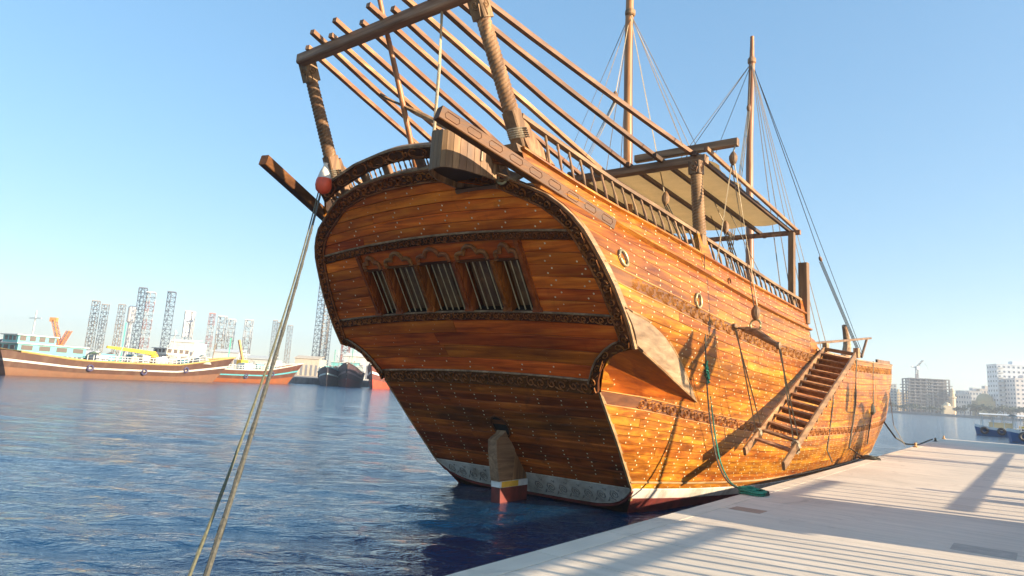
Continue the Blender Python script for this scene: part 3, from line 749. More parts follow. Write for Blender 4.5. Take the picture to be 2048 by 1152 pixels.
# ---- twisted posts
def twisted(a, b, r, n=18, m=190, rib_=4, turns=5.5, name='twisted_shaft', parent=None, mat=None):
    a = np.asarray(a, float); b = np.asarray(b, float); x, y, d = frame(b - a); L = np.linalg.norm(b - a); rows = []
    n = 28
    for i in range(m + 1):
        t = i / m; rr = r * (1.06 - .12 * t); row = []
        for k in range(n):
            th = 2 * math.pi * k / n; q = rr * (.90 + .16 * abs(math.sin(.5 * rib_ * (th + turns * 2 * math.pi * t))) ** .7)
            row.append(a + d * L * t + q * (math.cos(th) * x + math.sin(th) * y))
        rows.append(row)
    return part(name, MB().loft(rows, True, True), mat or MGZ, parent or dhow)
def block(a, b, w, name, mat=None, carve=True):
    p = part(name, MB().bar(a, b, w, w, up=(0, 1, 0), ch=.02), mat or MGZ, dhow)
    if carve:
        a = np.asarray(a, float); b = np.asarray(b, float); x, y, d = frame(b - a, (0, 1, 0)); L = np.linalg.norm(b - a); mm = MB()
        for nx, ax_ in ((x, y), (-x, y), (y, x), (-y, x)):
            spiral_band(mm, lambda q, s_, h: a + d * (.03 + q) + ax_ * (s_ - w * .38) + nx * (w / 2 + h), L - .06, w * .76, L * .48, .02, 8, 1.4, .12)
        part('block_carving', mm, mat or MGZ, p)
    return p
for sg in (1, -1):
    pt, pb = v3(sg * 2.172, 7.222, 7.874), v3(sg * 2.284, 7.908, 6.592); d = nrm(pb - pt)
    twisted(pb, pt, .118); block(pt, pt - d * .42, .26, 'carved_capital')
    block(pb + d * .62, pb, .24, 'carved_plinth', carve=False)
    # shoe that spreads forward along the rail
    q = pb + d * .15
    m = MB(); m.prism([v3(sg * 2.22, 7.98, 6.40), v3(sg * 2.22, 8.12, 6.62), v3(sg * 2.26, 8.35, 6.34), v3(sg * 2.32, 8.62, 6.12), v3(sg * 2.38, 8.85, 5.93), v3(sg * 2.36, 8.15, 5.98)], v3(sg * .16, 0, 0))
    part('post_shoe', m, MGZ, dhow)
    m = MB(); m.prism([v3(sg * 2.18, 7.86, 6.02), v3(sg * 2.18, 8.9, 5.98), v3(sg * 2.2, 8.9, 5.88), v3(sg * 2.2, 7.92, 5.90)], v3(sg * .28, 0, 0)); part('corner_board', m, MG, dhow)
    lash = MB()
    for k in range(5): lash.tube([pb + d * (.30 + .035 * k) + .165 * (math.cos(t) * v3(1, 0, 0) + math.sin(t) * v3(0, .8, .25)) for t in np.linspace(0, 2 * math.pi, 14)[:-1]], .017, 5, closed=True)
    part('rope_lashing', lash, MROPE, dhow)
    # second pair, carrying the awning beam
    b2 = v3(sg * 3.2, 13.36, 5.66); t2 = v3(sg * 3.2, 13.14, 6.93)
    twisted(b2, t2, .125, turns=5.0); block(t2, t2 + v3(0, -.03, .28), .26, 'carved_capital')
    block(v3(sg * 3.22, 13.4, 5.05), b2, .22, 'carved_plinth', carve=False)
# ---- stern beam, rafters, awning
part('stern_beam', MB().bar((-2.13, 6.90, 8.17), (2.13, 6.90, 8.17), .20, .20), MGX, dhow)
WA = [-1.8, -1.35, -1.05, -.65, -.2, .25, .6, .98, 1.4, 1.74, 2.1]; WBb = [-3.3, -2.75, -2.05, -1.6, -1.0, -.35, .18, .8, 1.5, 2.3, 3.08]
AFT = [6.85, 6.58, 6.8, 6.54, 6.8, 6.54, 6.79, 6.68, 6.6, 6.7, 6.62]
for a, b, s0 in zip(WA, WBb, AFT):
    A = v3(a, 6.9, 8.27); B = v3(b, 13.3, 7.44); d = (B - A) / 6.4; p0, p1 = A + d * (s0 - 6.9 - .08), B + d * .25
    mid = (p0 + p1) / 2 - v3(random.uniform(-.05, .05), 0, random.uniform(.0, .09)); m = MB()
    pts = [p0, p0 + (mid - p0) * .5 - v3(0, 0, .012), mid, mid + (p1 - mid) * .5 - v3(0, 0, .012), p1]; rows = []
    for i, q in enumerate(pts):
        x, y, _ = frame(pts[min(4, i + 1)] - pts[max(0, i - 1)]); W, H = .045, .042
        rows.append([q + x * W + y * H, q + x * W - y * H, q - x * W - y * H, q - x * W + y * H])
    m.loft(rows, True, True); part('rafter', m, MR, dhow)
part('awning_beam', MB().bar((-3.36, 13.3, 7.30), (3.36, 13.3, 7.30), .22, .18), MGX, dhow)
part('outrigger_beam', MB().bar((1.6, 13.45, 7.62), (3.98, 13.45, 7.62), .15, .17), MGX, dhow)
zr = lambda s: 7.46 + (7.20 - 7.46) * (s - 13.3) / 6.3
for k in range(9):
    w = -3.15 + k * 6.3 / 8
    part('awning_batten', MB().bar((w, 12.85 if k % 2 else 13.1, zr(13.0) - .065), (w * 1.05, 20.05, zr(20.05) - .065), .09, .10), MBAT, dhow)
cv = MB(); rows = []; rnd = random.Random(2)
for i in range(30):
    s = 13.42 + i * (19.15 - 13.42) / 29; row = []
    for j in range(49):
        f = j / 48; w = -3.22 + 6.44 * f; u = (w + 3.15) / 6.3 * 8; sag = .05 * abs(math.sin(math.pi * u)) + .012 * math.sin(3 * s + 5 * w)
        e = .05 * math.sin(s * 4.1) + .03 * math.sin(s * 9) if j in (0, 48) else 0
        row.append(v3(w + (e if j == 48 else -e), s + (.06 * math.sin(w * 5) if i == 29 else 0), zr(s) + .025 - sag * .3))
    rows.append(row)
cv.loft(rows); part('awning_canvas', cv, MCANVAS, dhow)
part('awning_end_beam', MB().bar((-3.7, 19.62, 7.06), (3.6, 19.62, 7.06), .13, .13), MR, dhow)
part('awning_side_pole', MB().bar((3.42, 13.1, 7.47), (3.42, 20.0, 7.20), .08, .09), MR, dhow)
for sg in (1, -1): part('awning_post', MB().bar((sg * 3.4, 19.4, 4.6), (sg * 3.4, 19.5, 7.03), .17, .17), MGZ, dhow)

# ---- masts and rigging
def pole(name, a, b, r0, r1, mat=MMAST, n=14):
    a = np.asarray(a, float); b = np.asarray(b, float)
    rq = random.Random(name); ts = np.linspace(0, 1, 22); ph = rq.uniform(0, 6); L = np.linalg.norm(b - a)
    return part(name, MB().tube([a + (b - a) * t + v3(.003 * L * math.sin(5 * t + ph), .002 * L * math.sin(7 * t), 0) * (t * (1 - t) * 4) for t in ts], [(r0 + (r1 - r0) * t) * (1 + rq.uniform(-.045, .045)) for t in ts], n), mat, dhow)
mz = pole('mizzen_mast', (0, 16.1, 3.5), (0, 15.86, 16.2), .15, .10); mn = pole('main_mast', (0, 25.9, 2.9), (0, 26.5, 16.3), .17, .12)
pole('main_masthead', (0, 26.5, 16.25), (0, 26.53, 17.35), .10, .075)
part('mast_collar', MB().lathe((0, 26.49, 16.1), (0, 0, 1), [(.13, 0), (.17, .05), (.17, .2), (.12, .28)], 12), MGZ, dhow)
part('mast_collar', MB().lathe((0, 15.9, 12.95), (0, 0, 1), [(.12, 0), (.15, .04), (.15, .16), (.11, .2)], 12), MGZ, dhow)
pole('ensign_staff', (0, 8.32, 5.62), (.0, 6.54, 9.6), .055, .04)
def line(a, b, r=.012, mat=MRIG, sag=0.0, name='rigging_line', parent=None):
    a = np.asarray(a, float); b = np.asarray(b, float)
    return part(name, MB().tube([a + (b - a) * t - v3(0, 0, sag * 4 * t * (1 - t)) for t in np.linspace(0, 1, 9 if sag else 2)], r, 5), mat, parent or dhow)
for tgt in ((3.2, 12.4, 7.36), (3.3, 17.5, 5.2), (2.4, 18.5, 5.0), (-3.2, 15.4, 5.4), (-3.2, 16.5, 5.3), (-3.3, 19.5, 5.1), (-3.2, 21, 4.0)): line((0, 15.9, 13.05), tgt)
for tgt in ((3.35, 18.6, 5.2), (3.4, 19.4, 5.1), (3.5, 21.2, 3.9), (3.55, 22, 3.9), (3.6, 22.6, 3.9), (-3.3, 19.3, 5.1), (-3.3, 18.8, 5.2), (-3.4, 23.5, 3.9), (1.2, 41.2, 5.05)): line((0, 26.48, 16.15), tgt, .014)
stay = v3(.05, 37.1, 9.9); line((0, 26.48, 16.2), stay, .016)
for dx in (-.06, 0, .06): line(stay + v3(dx, .1, -.25), (1.0 + dx, 41.5, 5.1), .022, MROPE)
def pulley(c, L=.26, name='pulley_block', parent=dhow, d=(0, 0, 1)):
    m = MB().lathe(np.asarray(c, float) - nrm(np.asarray(d, float)) * L / 2, d, [(.02, 0), (.06, L * .15), (.085, L * .4), (.085, L * .65), (.05, L * .88), (.02, L)], 10)
    return part(name, m, MGZ, parent)
pulley(stay + v3(0, .05, -.12), .34, d=nrm(v3(1, 4.4, -4.8)))
for (q, top, bot) in (((.3, 25.2, 13.6), (0, 26.4, 16.1), (2.2, 17.5, 5.0)), ((.0, 15.2, 10.2), (0, 15.9, 13), (-1.6, 14.6, 6.2)), ((2.6, 16.5, 6.6), (0, 15.9, 13), (2.9, 17.2, 5.0)), ((2.2, 13.8, 6.7), (0, 15.9, 13), (2.6, 14.6, 5.2))):
    q = v3(*q); line(top, q, .014, MROPE); pulley(q, .34)
    for dx in (-.04, 0, .05): line(q + v3(dx, 0, -.12), v3(*bot) + v3(dx, dx, 0), .016, MROPE)
# long carved beams lying along both quarters
for sg in (1, -1):
    a, b = v3(2.163, 6.42, 6.04), v3(3.14, 9.74, 5.06); d = nrm(b - a); x, y, _ = frame(d)
    A, B = a * v3(sg, 1, 1), b * v3(sg, 1, 1)
    bm2 = part('quarter_beam', MB().bar(A, B, .17, .20, ch=.012), MQB, dhow)
    L = np.linalg.norm(b - a); n0 = nrm(np.cross(d, v3(0, 0, 1))); vv = nrm(np.cross(n0, d))
    for k in range(9):
        c = .2 + k * (L - .4) / 8; mm = MB()
        P = lambda q, s_, h: (a + d * (c + q) + vv * s_ + n0 * (.086 + h)) * v3(sg, 1, 1)
        rib(mm, P, [(-.13, 0), (-.10, .05), (.10, .05), (.13, 0), (.10, -.05), (-.10, -.05), (-.13, 0)], .012, .006)
        part('lozenge_carving', mm, MC, bm2)
# bow: stem head, horn, rail
hr = [(0, 42.2, 4.7), (0, 42.9, 5.3), (0, 43.2, 5.9), (0, 42.9, 6.5), (0, 42.5, 6.85)]
hp_ = [v3(*[float(hermite([0, .25, .5, .75, 1], [q[j] for q in hr], t)) for j in range(3)]) for t in np.linspace(0, 1, 12)]
part('stem_horn', MB().tube(hp_, list(np.linspace(.30, .12, 12)), 10), MCAP, dhow)
part('stem', MB().bar((0, 41.6, -.5), (0, 42.75, 4.9), .3, .3), MG, dhow)
m = MB().bar((2.5, 24.2, 4.28), (2.5, 35.9, 5.55), .09, .09); m.bar((2.5, 33.6, 4.5), (2.5, 35.0, 5.46), .09, .09); m.bar((2.5, 24.4, 3.2), (2.5, 24.3, 4.3), .09, .09)
part('bow_rail', m, MGX, dhow)
for q in ((2.6, 22.5, 3.98), (2.6, 24.4, 3.95)): part('rope_drum', MB().lathe((q[0] - .4, q[1], q[2]), (1, 0, 0), [(.1, 0), (.24, .02), (.24, .10), (.12, .12), (.12, .6), (.24, .62), (.24, .7), (.1, .72)], 14), MR, dhow)

# ---- rudder
rd = MB()
prof = [(11.09, 1.66), (11.06, 1.58), (11.08, 1.40), (11.02, 1.33), (10.90, 1.28), (10.81, 1.22), (10.83, 1.0), (10.97, .42), (11.4, .42), (11.44, .9), (11.42, 1.30), (11.36, 1.50), (11.26, 1.66), (11.16, 1.70)]
for x0, x1, k in ((-.11, .22, 1),):
    rd.prism([v3(x0, *q) for q in prof], v3(x1, 0, 0))
RUD = part('rudder', rd, MG, dhow)
r2 = MB(); r2.prism([v3(-.07, 11.43, 1.12), v3(-.07, 11.39, .42), v3(-.07, 11.93, .42), v3(-.07, 11.90, .60), v3(-.07, 11.58, 1.14)], v3(.15, 0, 0)); part('rudder_cheek', r2, MGZ, RUD)
for z0, z1, mt, e in ((.30, .42, MWHT, .004), (-.6, .30, MRED, 0)):
    f = lambda z: 11.0 + (.42 - z) * .08
    m = MB(); m.prism([v3(-.112 - e, f(z0), z0), v3(-.112 - e, 11.93, z0), v3(-.112 - e, 11.93, z1), v3(-.112 - e, f(z1) - .002, z1)], v3(.224 + 2 * e, 0, 0)); part('painted_band', m, mt, RUD)
m = MB(); m.prism([v3(.1165, 11.05, .305), v3(.1165, 11.6, .305), v3(.1165, 11.6, .415), v3(.1165, 11.05, .415)], v3(.004, 0, 0)); part('painted_stripe', m, MYEL, RUD)
port_disc = MB(); pts = [(.03 + .20 * math.cos(t), 1.50 + .21 * math.sin(t)) for t in np.linspace(0, 2 * math.pi, 25)[:-1]]
port_disc.add([TL(w, z, .033) for w, z in pts], [tuple(range(24))]); part('rudder_port_disc', port_disc, plain('port_shade_black', (.006, .005, .004), .9), TR)  # flat black disc paints the dark of the opening; the planking is uncut
part('port_rim', MB().tube([TL(w, z, .033) for w, z in pts], .022, 6, closed=True), MC, TR)

# ---- things hung on the dhow
def torus(c, n, R, r, k=26, sq=1.0):
    x, y, d = frame(n); return MB().tube([np.asarray(c, float) + R * (math.cos(t) * x + sq * math.sin(t) * y) for t in np.linspace(0, 2 * math.pi, k + 1)[:-1]], r, 8, closed=True)
for (s, z), lb in (((9.62, 4.44), 'iron mooring ring on hull beside the stern carved frame'), ((12.5, 4.14), 'iron mooring ring on hull beside the hanging green mooring rope')):
    c = hp(s, z, .055); nn = nrm(hp(s, z, .1) - hp(s, z, .02)); solo('mooring_ring', torus(c, nn, .125, .022, sq=1.1), MBRONZE, lb, 'ring', c, group='mooring rings on the hull')
part('hawse_rim', torus(hp(14.35, 4.80, .03), v3(1, 0, 0), .075, .018), MC, dhow)

# lavatory box slung at the stern
bx = thing('stern_box', 'weathered rounded plank box slung over the stern below the carved quarter beam', 'box', (1.75, 7.5, 5.5))
pl = []                                          # plan outline: rounded aft end, tapering forward
for t in np.linspace(0, 1, 25):
    th = math.pi * (1.38 - 1.76 * t)
    pl.append((1.62 + .42 * math.sin(math.pi * (t - .5)) * 1.0, 7.05 + .0))
ctrl = [(1.12, 8.0), (1.14, 7.6), (1.24, 7.28), (1.44, 7.06), (1.68, 7.03), (1.86, 7.22), (1.97, 7.55), (2.03, 7.9), (2.06, 8.14)]
tt = np.linspace(0, 1, 9); pw = hermite(tt, [c[0] for c in ctrl], np.linspace(0, 1, 23)); ps = [float(hermite(tt, [-c[1] for c in ctrl], t)) * -1 for t in np.linspace(0, 1, 23)]
ring_ = list(zip(pw, ps)); cen = np.array([1.6, 7.65])
for i in range(22):
    (a0, a1), (b0, b1) = ring_[i], ring_[i + 1]; g = .03
    pa, pb2 = np.array([a0 + (b0 - a0) * g, a1 + (b1 - a1) * g]), np.array([b0 - (b0 - a0) * g, b1 - (b1 - a1) * g])
    n2 = nrm(np.array([pb2[1] - pa[1], -(pb2[0] - pa[0])])); n2 = n2 if n2 @ (cen - pa) > 0 else -n2
    zt0 = 6.10 + .05 * math.sin(i * .3); m = MB(); q = [v3(*pa, 5.50), v3(*pb2, 5.50), v3(*pb2, zt0), v3(*pa, zt0)]; m.prism(q, v3(*(n2 * .035), 0)); part('stave', m, MGZ, bx)
m = MB(); m.prism([v3(*(cen + (np.array(p) - cen) * .93), 5.60) for p in ring_], v3(0, 0, .03)); part('floor', m, MDARK, bx)
m = MB(); m.prism([v3(*(cen + (np.array(p) - cen) * .93), 6.05) for p in ring_], v3(0, 0, .03)); part('lid', m, MG, bx)
part('back_board', MB().bar((1.12, 8.02, 5.8), (2.06, 8.16, 5.8), .04, .6), MGZ, bx)
part('bearer_log', MB().tube([(1.18, 7.98, 5.44), (2.0, 8.05, 5.44)], .055, 10), MGX, bx)
for i in (5, 17):
    p = np.array(ring_[i]); o2 = nrm(p - cen) * .02; m = MB().tube([v3(*(p + o2), 6.08), v3(*(p + o2), 5.72)], .016, 6); m.v += torus(v3(*(p + o2 * 1.6), 5.68), v3(*o2, 0), .035, .012).v[:0]; part('lashing', m, MROPE, bx)
part('eye_ring', torus((2.10, 8.02, 5.52), (.3, -1, .2), .075, .022), MBRONZE, bx)
part('toggle', MB().tube([(2.05, 7.98, 5.5), (2.24, 8.02, 5.5)], .03, 8), MCAP, bx)
o = solo('pendant_rope', MB().tube([(1.52, 6.95, 8.12), (1.50, 7.02, 7.2), (1.45, 7.07, 6.12)], .026, 7), MROPE, 'vertical rope from the stern beam down to the slung box', 'rope', (1.45, 7.07, 6.12))
# spare pole poking out over the stern rail
op = MB().tube([(-.55, 7.6, 7.38), (.3, 7.75, 6.92), (1.15, 7.95, 6.45), (2.0, 8.4, 5.95)], [.045, .055, .045, .04], 8); solo('spare_pole', op, MCAP, 'pale tapered pole leaning out behind the stern staff', 'pole', (2.0, 8.4, 5.95))
# buoy
by = thing('fender_buoy', 'orange and white teardrop fender buoy hung below the port stern post', 'buoy', (-1.82, 7.50, 5.64))
c = v3(-1.82, 7.50, 5.64); part('buoy_body', MB().lathe(c, (0, .0, 1), [(.01, 0), (.08, .02), (.135, .08), (.155, .17), (.147, .26), (.133, .30)], 18), MORANGE, by, label='faded orange lower half')
part('buoy_top', MB().lathe(c + v3(0, 0, .30), (0, 0, 1), [(.133, 0), (.095, .13), (.055, .22), (.035, .28), (.045, .31)], 18), MBUOYW, by)
# mooring ropes running to the pier beside the camera
A = v3(-2.34, 7.86, 6.05)
def mrope(B, r, mat, label, sag, A=A, wob=0.0):
    B = v3(*B); pts = []
    for i in range(46):
        t = i / 45; p = A + (B - A) * t - v3(0, 0, sag * 4 * t * (1 - t)); pts.append(p)
    m = MB().tube(pts, r, 7)
    for i in range(10, 44, 3): m.tube([pts[i] + v3(0, 0, .0), pts[i + 1]], r * 1.12, 6)
    solo('mooring_rope', m, mat, label, 'rope', B, group='stern mooring ropes')
mrope((4.78, 2.2, .76), .020, MROPED, 'thick grey mooring rope slanting from the port stern post to the lower left', .30)
mrope((4.80, 2.05, .76), .012, MROPEM, 'thin olive mooring rope running just left of the thick grey one', .52, A + v3(-.05, -.02, .02))
# tackle, spreader and gangway
tk = thing('hoisting_tackle', 'rope tackle with pulley blocks and wooden spreader bar holding the gangway', 'tackle', (4.3, 13.25, 3.5))
pulley((3.93, 13.3, 7.22), .30, parent=tk); line((3.93, 13.42, 7.55), (3.93, 13.3, 7.36), .016, MROPE, parent=tk, name='fall_rope')
for dx in (-.03, .03): line((3.93 + dx, 13.3, 7.1), (4.4 + dx, 13.24, 4.12), .014, MROPE, parent=tk, name='fall_rope')
line((3.9, 13.3, 7.1), (3.42, 13.75, 5.1), .014, MROPE, parent=tk, name='fall_rope')
pulley((4.4, 13.24, 3.98), .30, parent=tk); part('shackle_ring', torus((4.4, 13.24, 3.74), (.2, 1, 0), .11, .022), MBRONZE, tk)
sp = MB(); ra = [v3(3.93, 13.4, 3.72), v3(4.2, 13.32, 3.66), v3(4.42, 13.25, 3.60), v3(4.62, 13.12, 3.48), v3(4.9, 12.98, 3.33)]
sp.tube(ra, [.05, .07, .085, .07, .05], 8); part('spreader_bar', sp, MGX, tk)
for e in (ra[0], ra[-1]): part('bar_knob', MB().lathe(e - v3(.05, 0, 0), (1, 0, 0), [(.03, 0), (.075, .02), (.075, .08), (.03, .1)], 10), MGX, tk)
Lin = (v3(3.84, 21.0, 3.86), v3(3.86, 14.2, 1.27)); Lou = (v3(4.70, 20.75, 3.70), v3(4.72, 13.85, 1.10))
lp = lambda S, t: S[0] + (S[1] - S[0]) * t
for e, S, tq in ((ra[0], Lin, .875), (ra[-1], Lou, .875)):
    q = lp(S, tq); line(e, q + v3(0, .25, .12), .014, MROPE, parent=tk, name='fall_rope'); line(e + v3(.03, 0, 0), q + v3(0, -.1, .02), .014, MROPE, parent=tk, name='fall_rope')
    lm = MB()
    for k in range(3): lm.tube([q + v3(.075 * math.cos(t), .05 * k - .05, .13 * math.sin(t)) for t in np.linspace(0, 2 * math.pi, 11)[:-1]], .014, 5, closed=True)
    part('rope_turns', lm, MROPE, tk)
gw = thing('gangway_ladder', 'wooden gangway ladder hanging slanted along the starboard hull above the pier', 'ladder', (4.3, 14.2, 1.2))
for S in (Lin, Lou):
    m = MB().bar(S[0], S[1], .06, .17, ch=.012); part('stringer', m, MR, gw)
for k in range(14):
    t = .045 + k * .0655; a, b = lp(Lin, t), lp(Lou, t); part('tread', MB().bar(a - v3(0, 0, .02), b - v3(0, 0, .02), .24, .045, ch=.006), MR, gw)
    if k < 12:
        up_ = MB().bar(a - v3(0, -.16, .085), b - v3(0, -.16, .085), .022, .13, ch=.004); part('riser', up_, MR, gw)
part('head_board', MB().bar(lp(Lin, -.012), lp(Lou, -.012), .16, .10), MGX, gw)
for S in (Lin, Lou): part('head_block', MB().box(lp(S, -.02) + v3(0, .1, .03), (.12, .3, .26)), MCAP, gw)
# green and grey rope hanging from the second post to a coil on the pier
rp = [(3.40, 13.13, 5.14), (3.50, 12.95, 3.81), (3.57, 12.87, 2.73), (3.68, 12.83, 1.79), (3.92, 12.62, 1.09), (4.25, 12.35, .81), (4.5, 12.32, .74)]
cur = lambda dx: [v3(*[float(hermite(np.linspace(0, 1, 7), [q[j] if j != 1 else -q[j] for q in rp], t)) * (1 if j != 1 else -1) for j in range(3)]) + v3(dx * math.sin(t * 3), dx * .5, 0) for t in np.linspace(0, 1, 26)]
gt = thing('hanging_rope', 'green and grey mooring rope hanging down the hull into a coil on the pier', 'rope', (4.5, 12.3, .70))
part('rope_strand', MB().tube(cur(0), .015, 6), MROPED, gt); part('rope_strand', MB().tube(cur(.05)[10:], .014, 6), MROPEG, gt)
kn = MB()
for k in range(14):
    z = 2.95 - k * .022; kn.tube([v3(3.56 + random.uniform(-.05, .05), 12.88 + random.uniform(-.05, .05), z + .06), v3(3.60 + random.uniform(-.05, .05), 12.88 + random.uniform(-.05, .05), z - .1)], .022, 5)
part('rope_knot', kn, MROPEG, gt)
def coil(cx, cy, r, n, seed):
    rr = random.Random(seed); m = MB()
    for k in range(n):
        ph = rr.uniform(0, 6); q = r * rr.uniform(.55, 1.1); ox, oy = rr.uniform(-.05, .05), rr.uniform(-.05, .05)
        m.tube([v3(cx + ox + q * 1.25 * math.cos(t), cy + oy + q * .9 * math.sin(t), .722 + .018 * k * .6 + .012 * math.sin(3 * t + ph)) for t in np.linspace(0, 2 * math.pi, 19)[:-1]], .019, 5, closed=True)
    return m
part('rope_coil', coil(4.62, 12.30, .17, 8, 1), MROPEG, gt); part('rope_coil', coil(4.70, 12.42, .14, 4, 2), MROPED, gt)
solo('hull_rope', MB().tube([hp(22.4, 3.85, .06), hp(22.3, 2.4, .06), hp(22.2, 1.0, .06), hp(22.1, .75, .3)], .02, 6), MROPED, 'dark rope hanging straight down the hull just right of the ladder', 'rope', hp(22.1, .75, .3), group='ropes down the forward hull')
solo('hull_rope', MB().tube([hp(25.4, 3.9, .06), hp(25.2, 2.4, .07), hp(24.9, 1.0, .12), (4.1, 24.6, .74)], .028, 6), MROPED, 'thick dark rope hanging down the hull to the pier coil near the bow', 'rope', (4.1, 24.6, .74), group='ropes down the forward hull')
hb = thing('hull_rope', 'dark rope with a knotted end hanging down the bow planking', 'rope', hp(28.2, 1.0, .1), group='ropes down the forward hull')
part('rope_strand', MB().tube([hp(28.4, 4.0, .06), hp(28.3, 2.5, .07), hp(28.2, 1.0, .1)], .022, 6), MROPED, hb); part('rope_knot', MB().lathe(hp(28.3, 2.05, .08), (0, 0, 1), [(.03, 0), (.12, .1), (.1, .3), (.03, .42)], 8), MROPED, hb)
solo('rope_coil', coil(4.32, 24.4, .24, 8, 5), MROPED, 'dark rope heap on the pier edge below the bow', 'rope', (4.32, 24.4, .70))
bowrope = [v3(3.4, 33.4, .95), v3(3.5, 36.5, .55), v3(3.7, 40.5, .50), v3(3.85, 44.4, .78)]
brc = [v3(*[float(np.interp(t, [0, .33, .66, 1], [q[j] for q in bowrope])) for j in range(3)]) for t in np.linspace(0, 1, 14)]
solo('bow_mooring_rope', MB().tube([hp(33.0, 1.75, .05), (3.45, 35.4, 1.05), (3.55, 37.8, .70), (3.68, 40.8, .60), (3.8, 43.0, .72), (3.9, 44.5, .80)], .035, 7), MROPED, 'dark mooring rope sagging from the bow to a cleat on the pier', 'rope', (3.9, 44.5, .80))
solo('bow_line', MB().tube([hp(33.6, 3.0, .04), (3.55, 34.4, 1.6), (3.86, 35.2, .72)], .014, 5), MROPE, 'thin pale line dropping from the bow to the pier edge', 'rope', (3.86, 35.2, .72))

# ------------------------------------------------------------------ the pier
def concrete(name, base, brush):
    m, nt, bs = newmat(name); oi = nt.nodes.new('ShaderNodeObjectInfo')
    n1 = noise(nt, mapping(nt, (.5, .5, .5)), 1.0, 8, .62, .3); n2 = noise(nt, mapping(nt, brush), 1.0, 6, .6); n3 = noise(nt, mapping(nt, (60, 60, 60)), 1.0, 3, .6)
    c = ramp(nt, [(.25, tuple(k * .78 for k in base)), (.5, base), (.8, tuple(min(1, k * 1.12) for k in base))]); nt.links.new(n1.outputs[0], c.inputs[0])
    r2 = ramp(nt, [(.35, (.88, .87, .86)), (.65, (1.05, 1.04, 1.03))]); nt.links.new(n2.outputs[0], r2.inputs[0])
    col = mixc(nt, 1.0, c.outputs[0], r2.outputs[0], 'MULTIPLY')
    n4 = noise(nt, mapping(nt, (1.6, .8, 1)), 1.0, 7, .7, 1.0); r4 = ramp(nt, [(.58, (0, 0, 0)), (.72, (1, 1, 1))]); nt.links.new(n4.outputs[0], r4.inputs[0])
    col = mixc(nt, math_(nt, 'MULTIPLY', r4.outputs[0], .42), col, (.24, .19, .15))
    hs = nt.nodes.new('ShaderNodeHueSaturation'); nt.links.new(col, hs.inputs['Color']); nt.links.new(math_(nt, 'MULTIPLY_ADD', oi.outputs['Random'], .09, .955), hs.inputs['Value'])
    nt.links.new(hs.outputs[0], bs.inputs['Base Color']); bs.inputs['Roughness'].default_value = .85
    h = math_(nt, 'ADD', math_(nt, 'MULTIPLY', n2.outputs[0], .6), math_(nt, 'MULTIPLY', n3.outputs[0], .5)); bump(nt, bs, h, .35, .006)
    return m
MCONC = concrete('pier_concrete', (.63, .55, .45), (.7, 9, 1)); MEDGE = concrete('pier_edge', (.66, .575, .46), (9, .7, 1))
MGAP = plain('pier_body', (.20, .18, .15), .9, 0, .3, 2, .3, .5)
we = lambda s: 4.63 - (s - 4.5) * .0179
pm = MB(); S0, S1, WR = -9.0, 50.4, 15.0
rows = [[v3(we(s), s, -.5), v3(we(s), s, .655), v3(WR, s, .655), v3(WR, s, -.5)] for s in np.linspace(S0, S1, 12)]
pm.loft(rows); pm.add(rows[-1], [(0, 1, 2, 3)]); pm.add(rows[0], [(0, 1, 2, 3)])
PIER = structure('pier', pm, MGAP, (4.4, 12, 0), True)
def slab(poly, z0, z1, c):
    m = MB(); n = len(poly); cen = np.mean([np.array(p) for p in poly], 0)
    inn = [np.array(p) + nrm(cen - np.array(p)) * c * 1.4 for p in poly]
    vs = [v3(*p, z0) for p in poly] + [v3(*p, z1 - c) for p in poly] + [v3(*p, z1) for p in inn]
    fs = [(i, (i + 1) % n, n + (i + 1) % n, n + i) for i in range(n)] + [(n + i, n + (i + 1) % n, 2 * n + (i + 1) % n, 2 * n + i) for i in range(n)] + [tuple(range(2 * n, 3 * n))]
    m.add(vs, fs); return m
js = list(np.arange(S0, S1, 1.485)) + [S1]
for a, b in zip(js[:-1], js[1:]):
    a2, b2 = a + .006, b - .006
    part('slab', slab([(we(a2) + .30, a2), (WR, a2), (WR, b2), (we(b2) + .30, b2)], .655, .70, .003), MCONC, PIER, ang=None)
    part('coping', slab([(we(a2), a2), (we(a2) + .292, a2), (we(b2) + .292, b2), (we(b2), b2)], .655, .7005, .002), MEDGE, PIER, ang=None)
MHATCH = plain('hatch_lid', (.40, .355, .30), .8, 0, .2, 6, .3); MRUST = plain('rusty_plate', (.36, .25, .18), .8, 0, .25, 5, .3, .4, (.22, .10, .05))
solo('access_hatch', slab([(7.72, 10.02), (8.36, 10.02), (8.36, 10.52), (7.72, 10.52)], .7005, .7035, .001), MHATCH, 'flat grey access hatch set in the pier deck at lower right', 'hatch', (8.0, 10.3, .70), ang=None)
solo('rusty_plate', slab([(4.92, 10.36), (5.38, 10.36), (5.38, 10.72), (4.92, 10.72)], .7005, .703, .001), MRUST, 'rust-stained plate on the pier near the rope coil', 'plate', (5.1, 10.5, .70), ang=None)
def cleat(s, label, mat):
    b = v3(we(s) + .13, s, .70); t = thing('mooring_cleat', label, 'cleat', b, True, 'cleats along the pier edge')
    part('base_plate', MB().box(b + v3(0, 0, .02), (.16, .42, .035)), mat, t)
    for k in (-.1, .1): part('stud', MB().lathe(b + v3(0, k, .03), (0, 0, 1), [(.045, 0), (.035, .06), (.04, .12)], 10), mat, t)
    part('horn_bar', MB().tube([b + v3(0, -.30, .17), b + v3(0, -.15, .15), b + v3(0, .15, .15), b + v3(0, .30, .17)], [.025, .045, .045, .025], 8), mat, t)
MRUSTY = plain('cleat_rust', (.40, .24, .10), .7, .2, .35, 15, .3); MBLK = plain('cleat_black', (.05, .045, .04), .6, .3, .3, 15, .3)
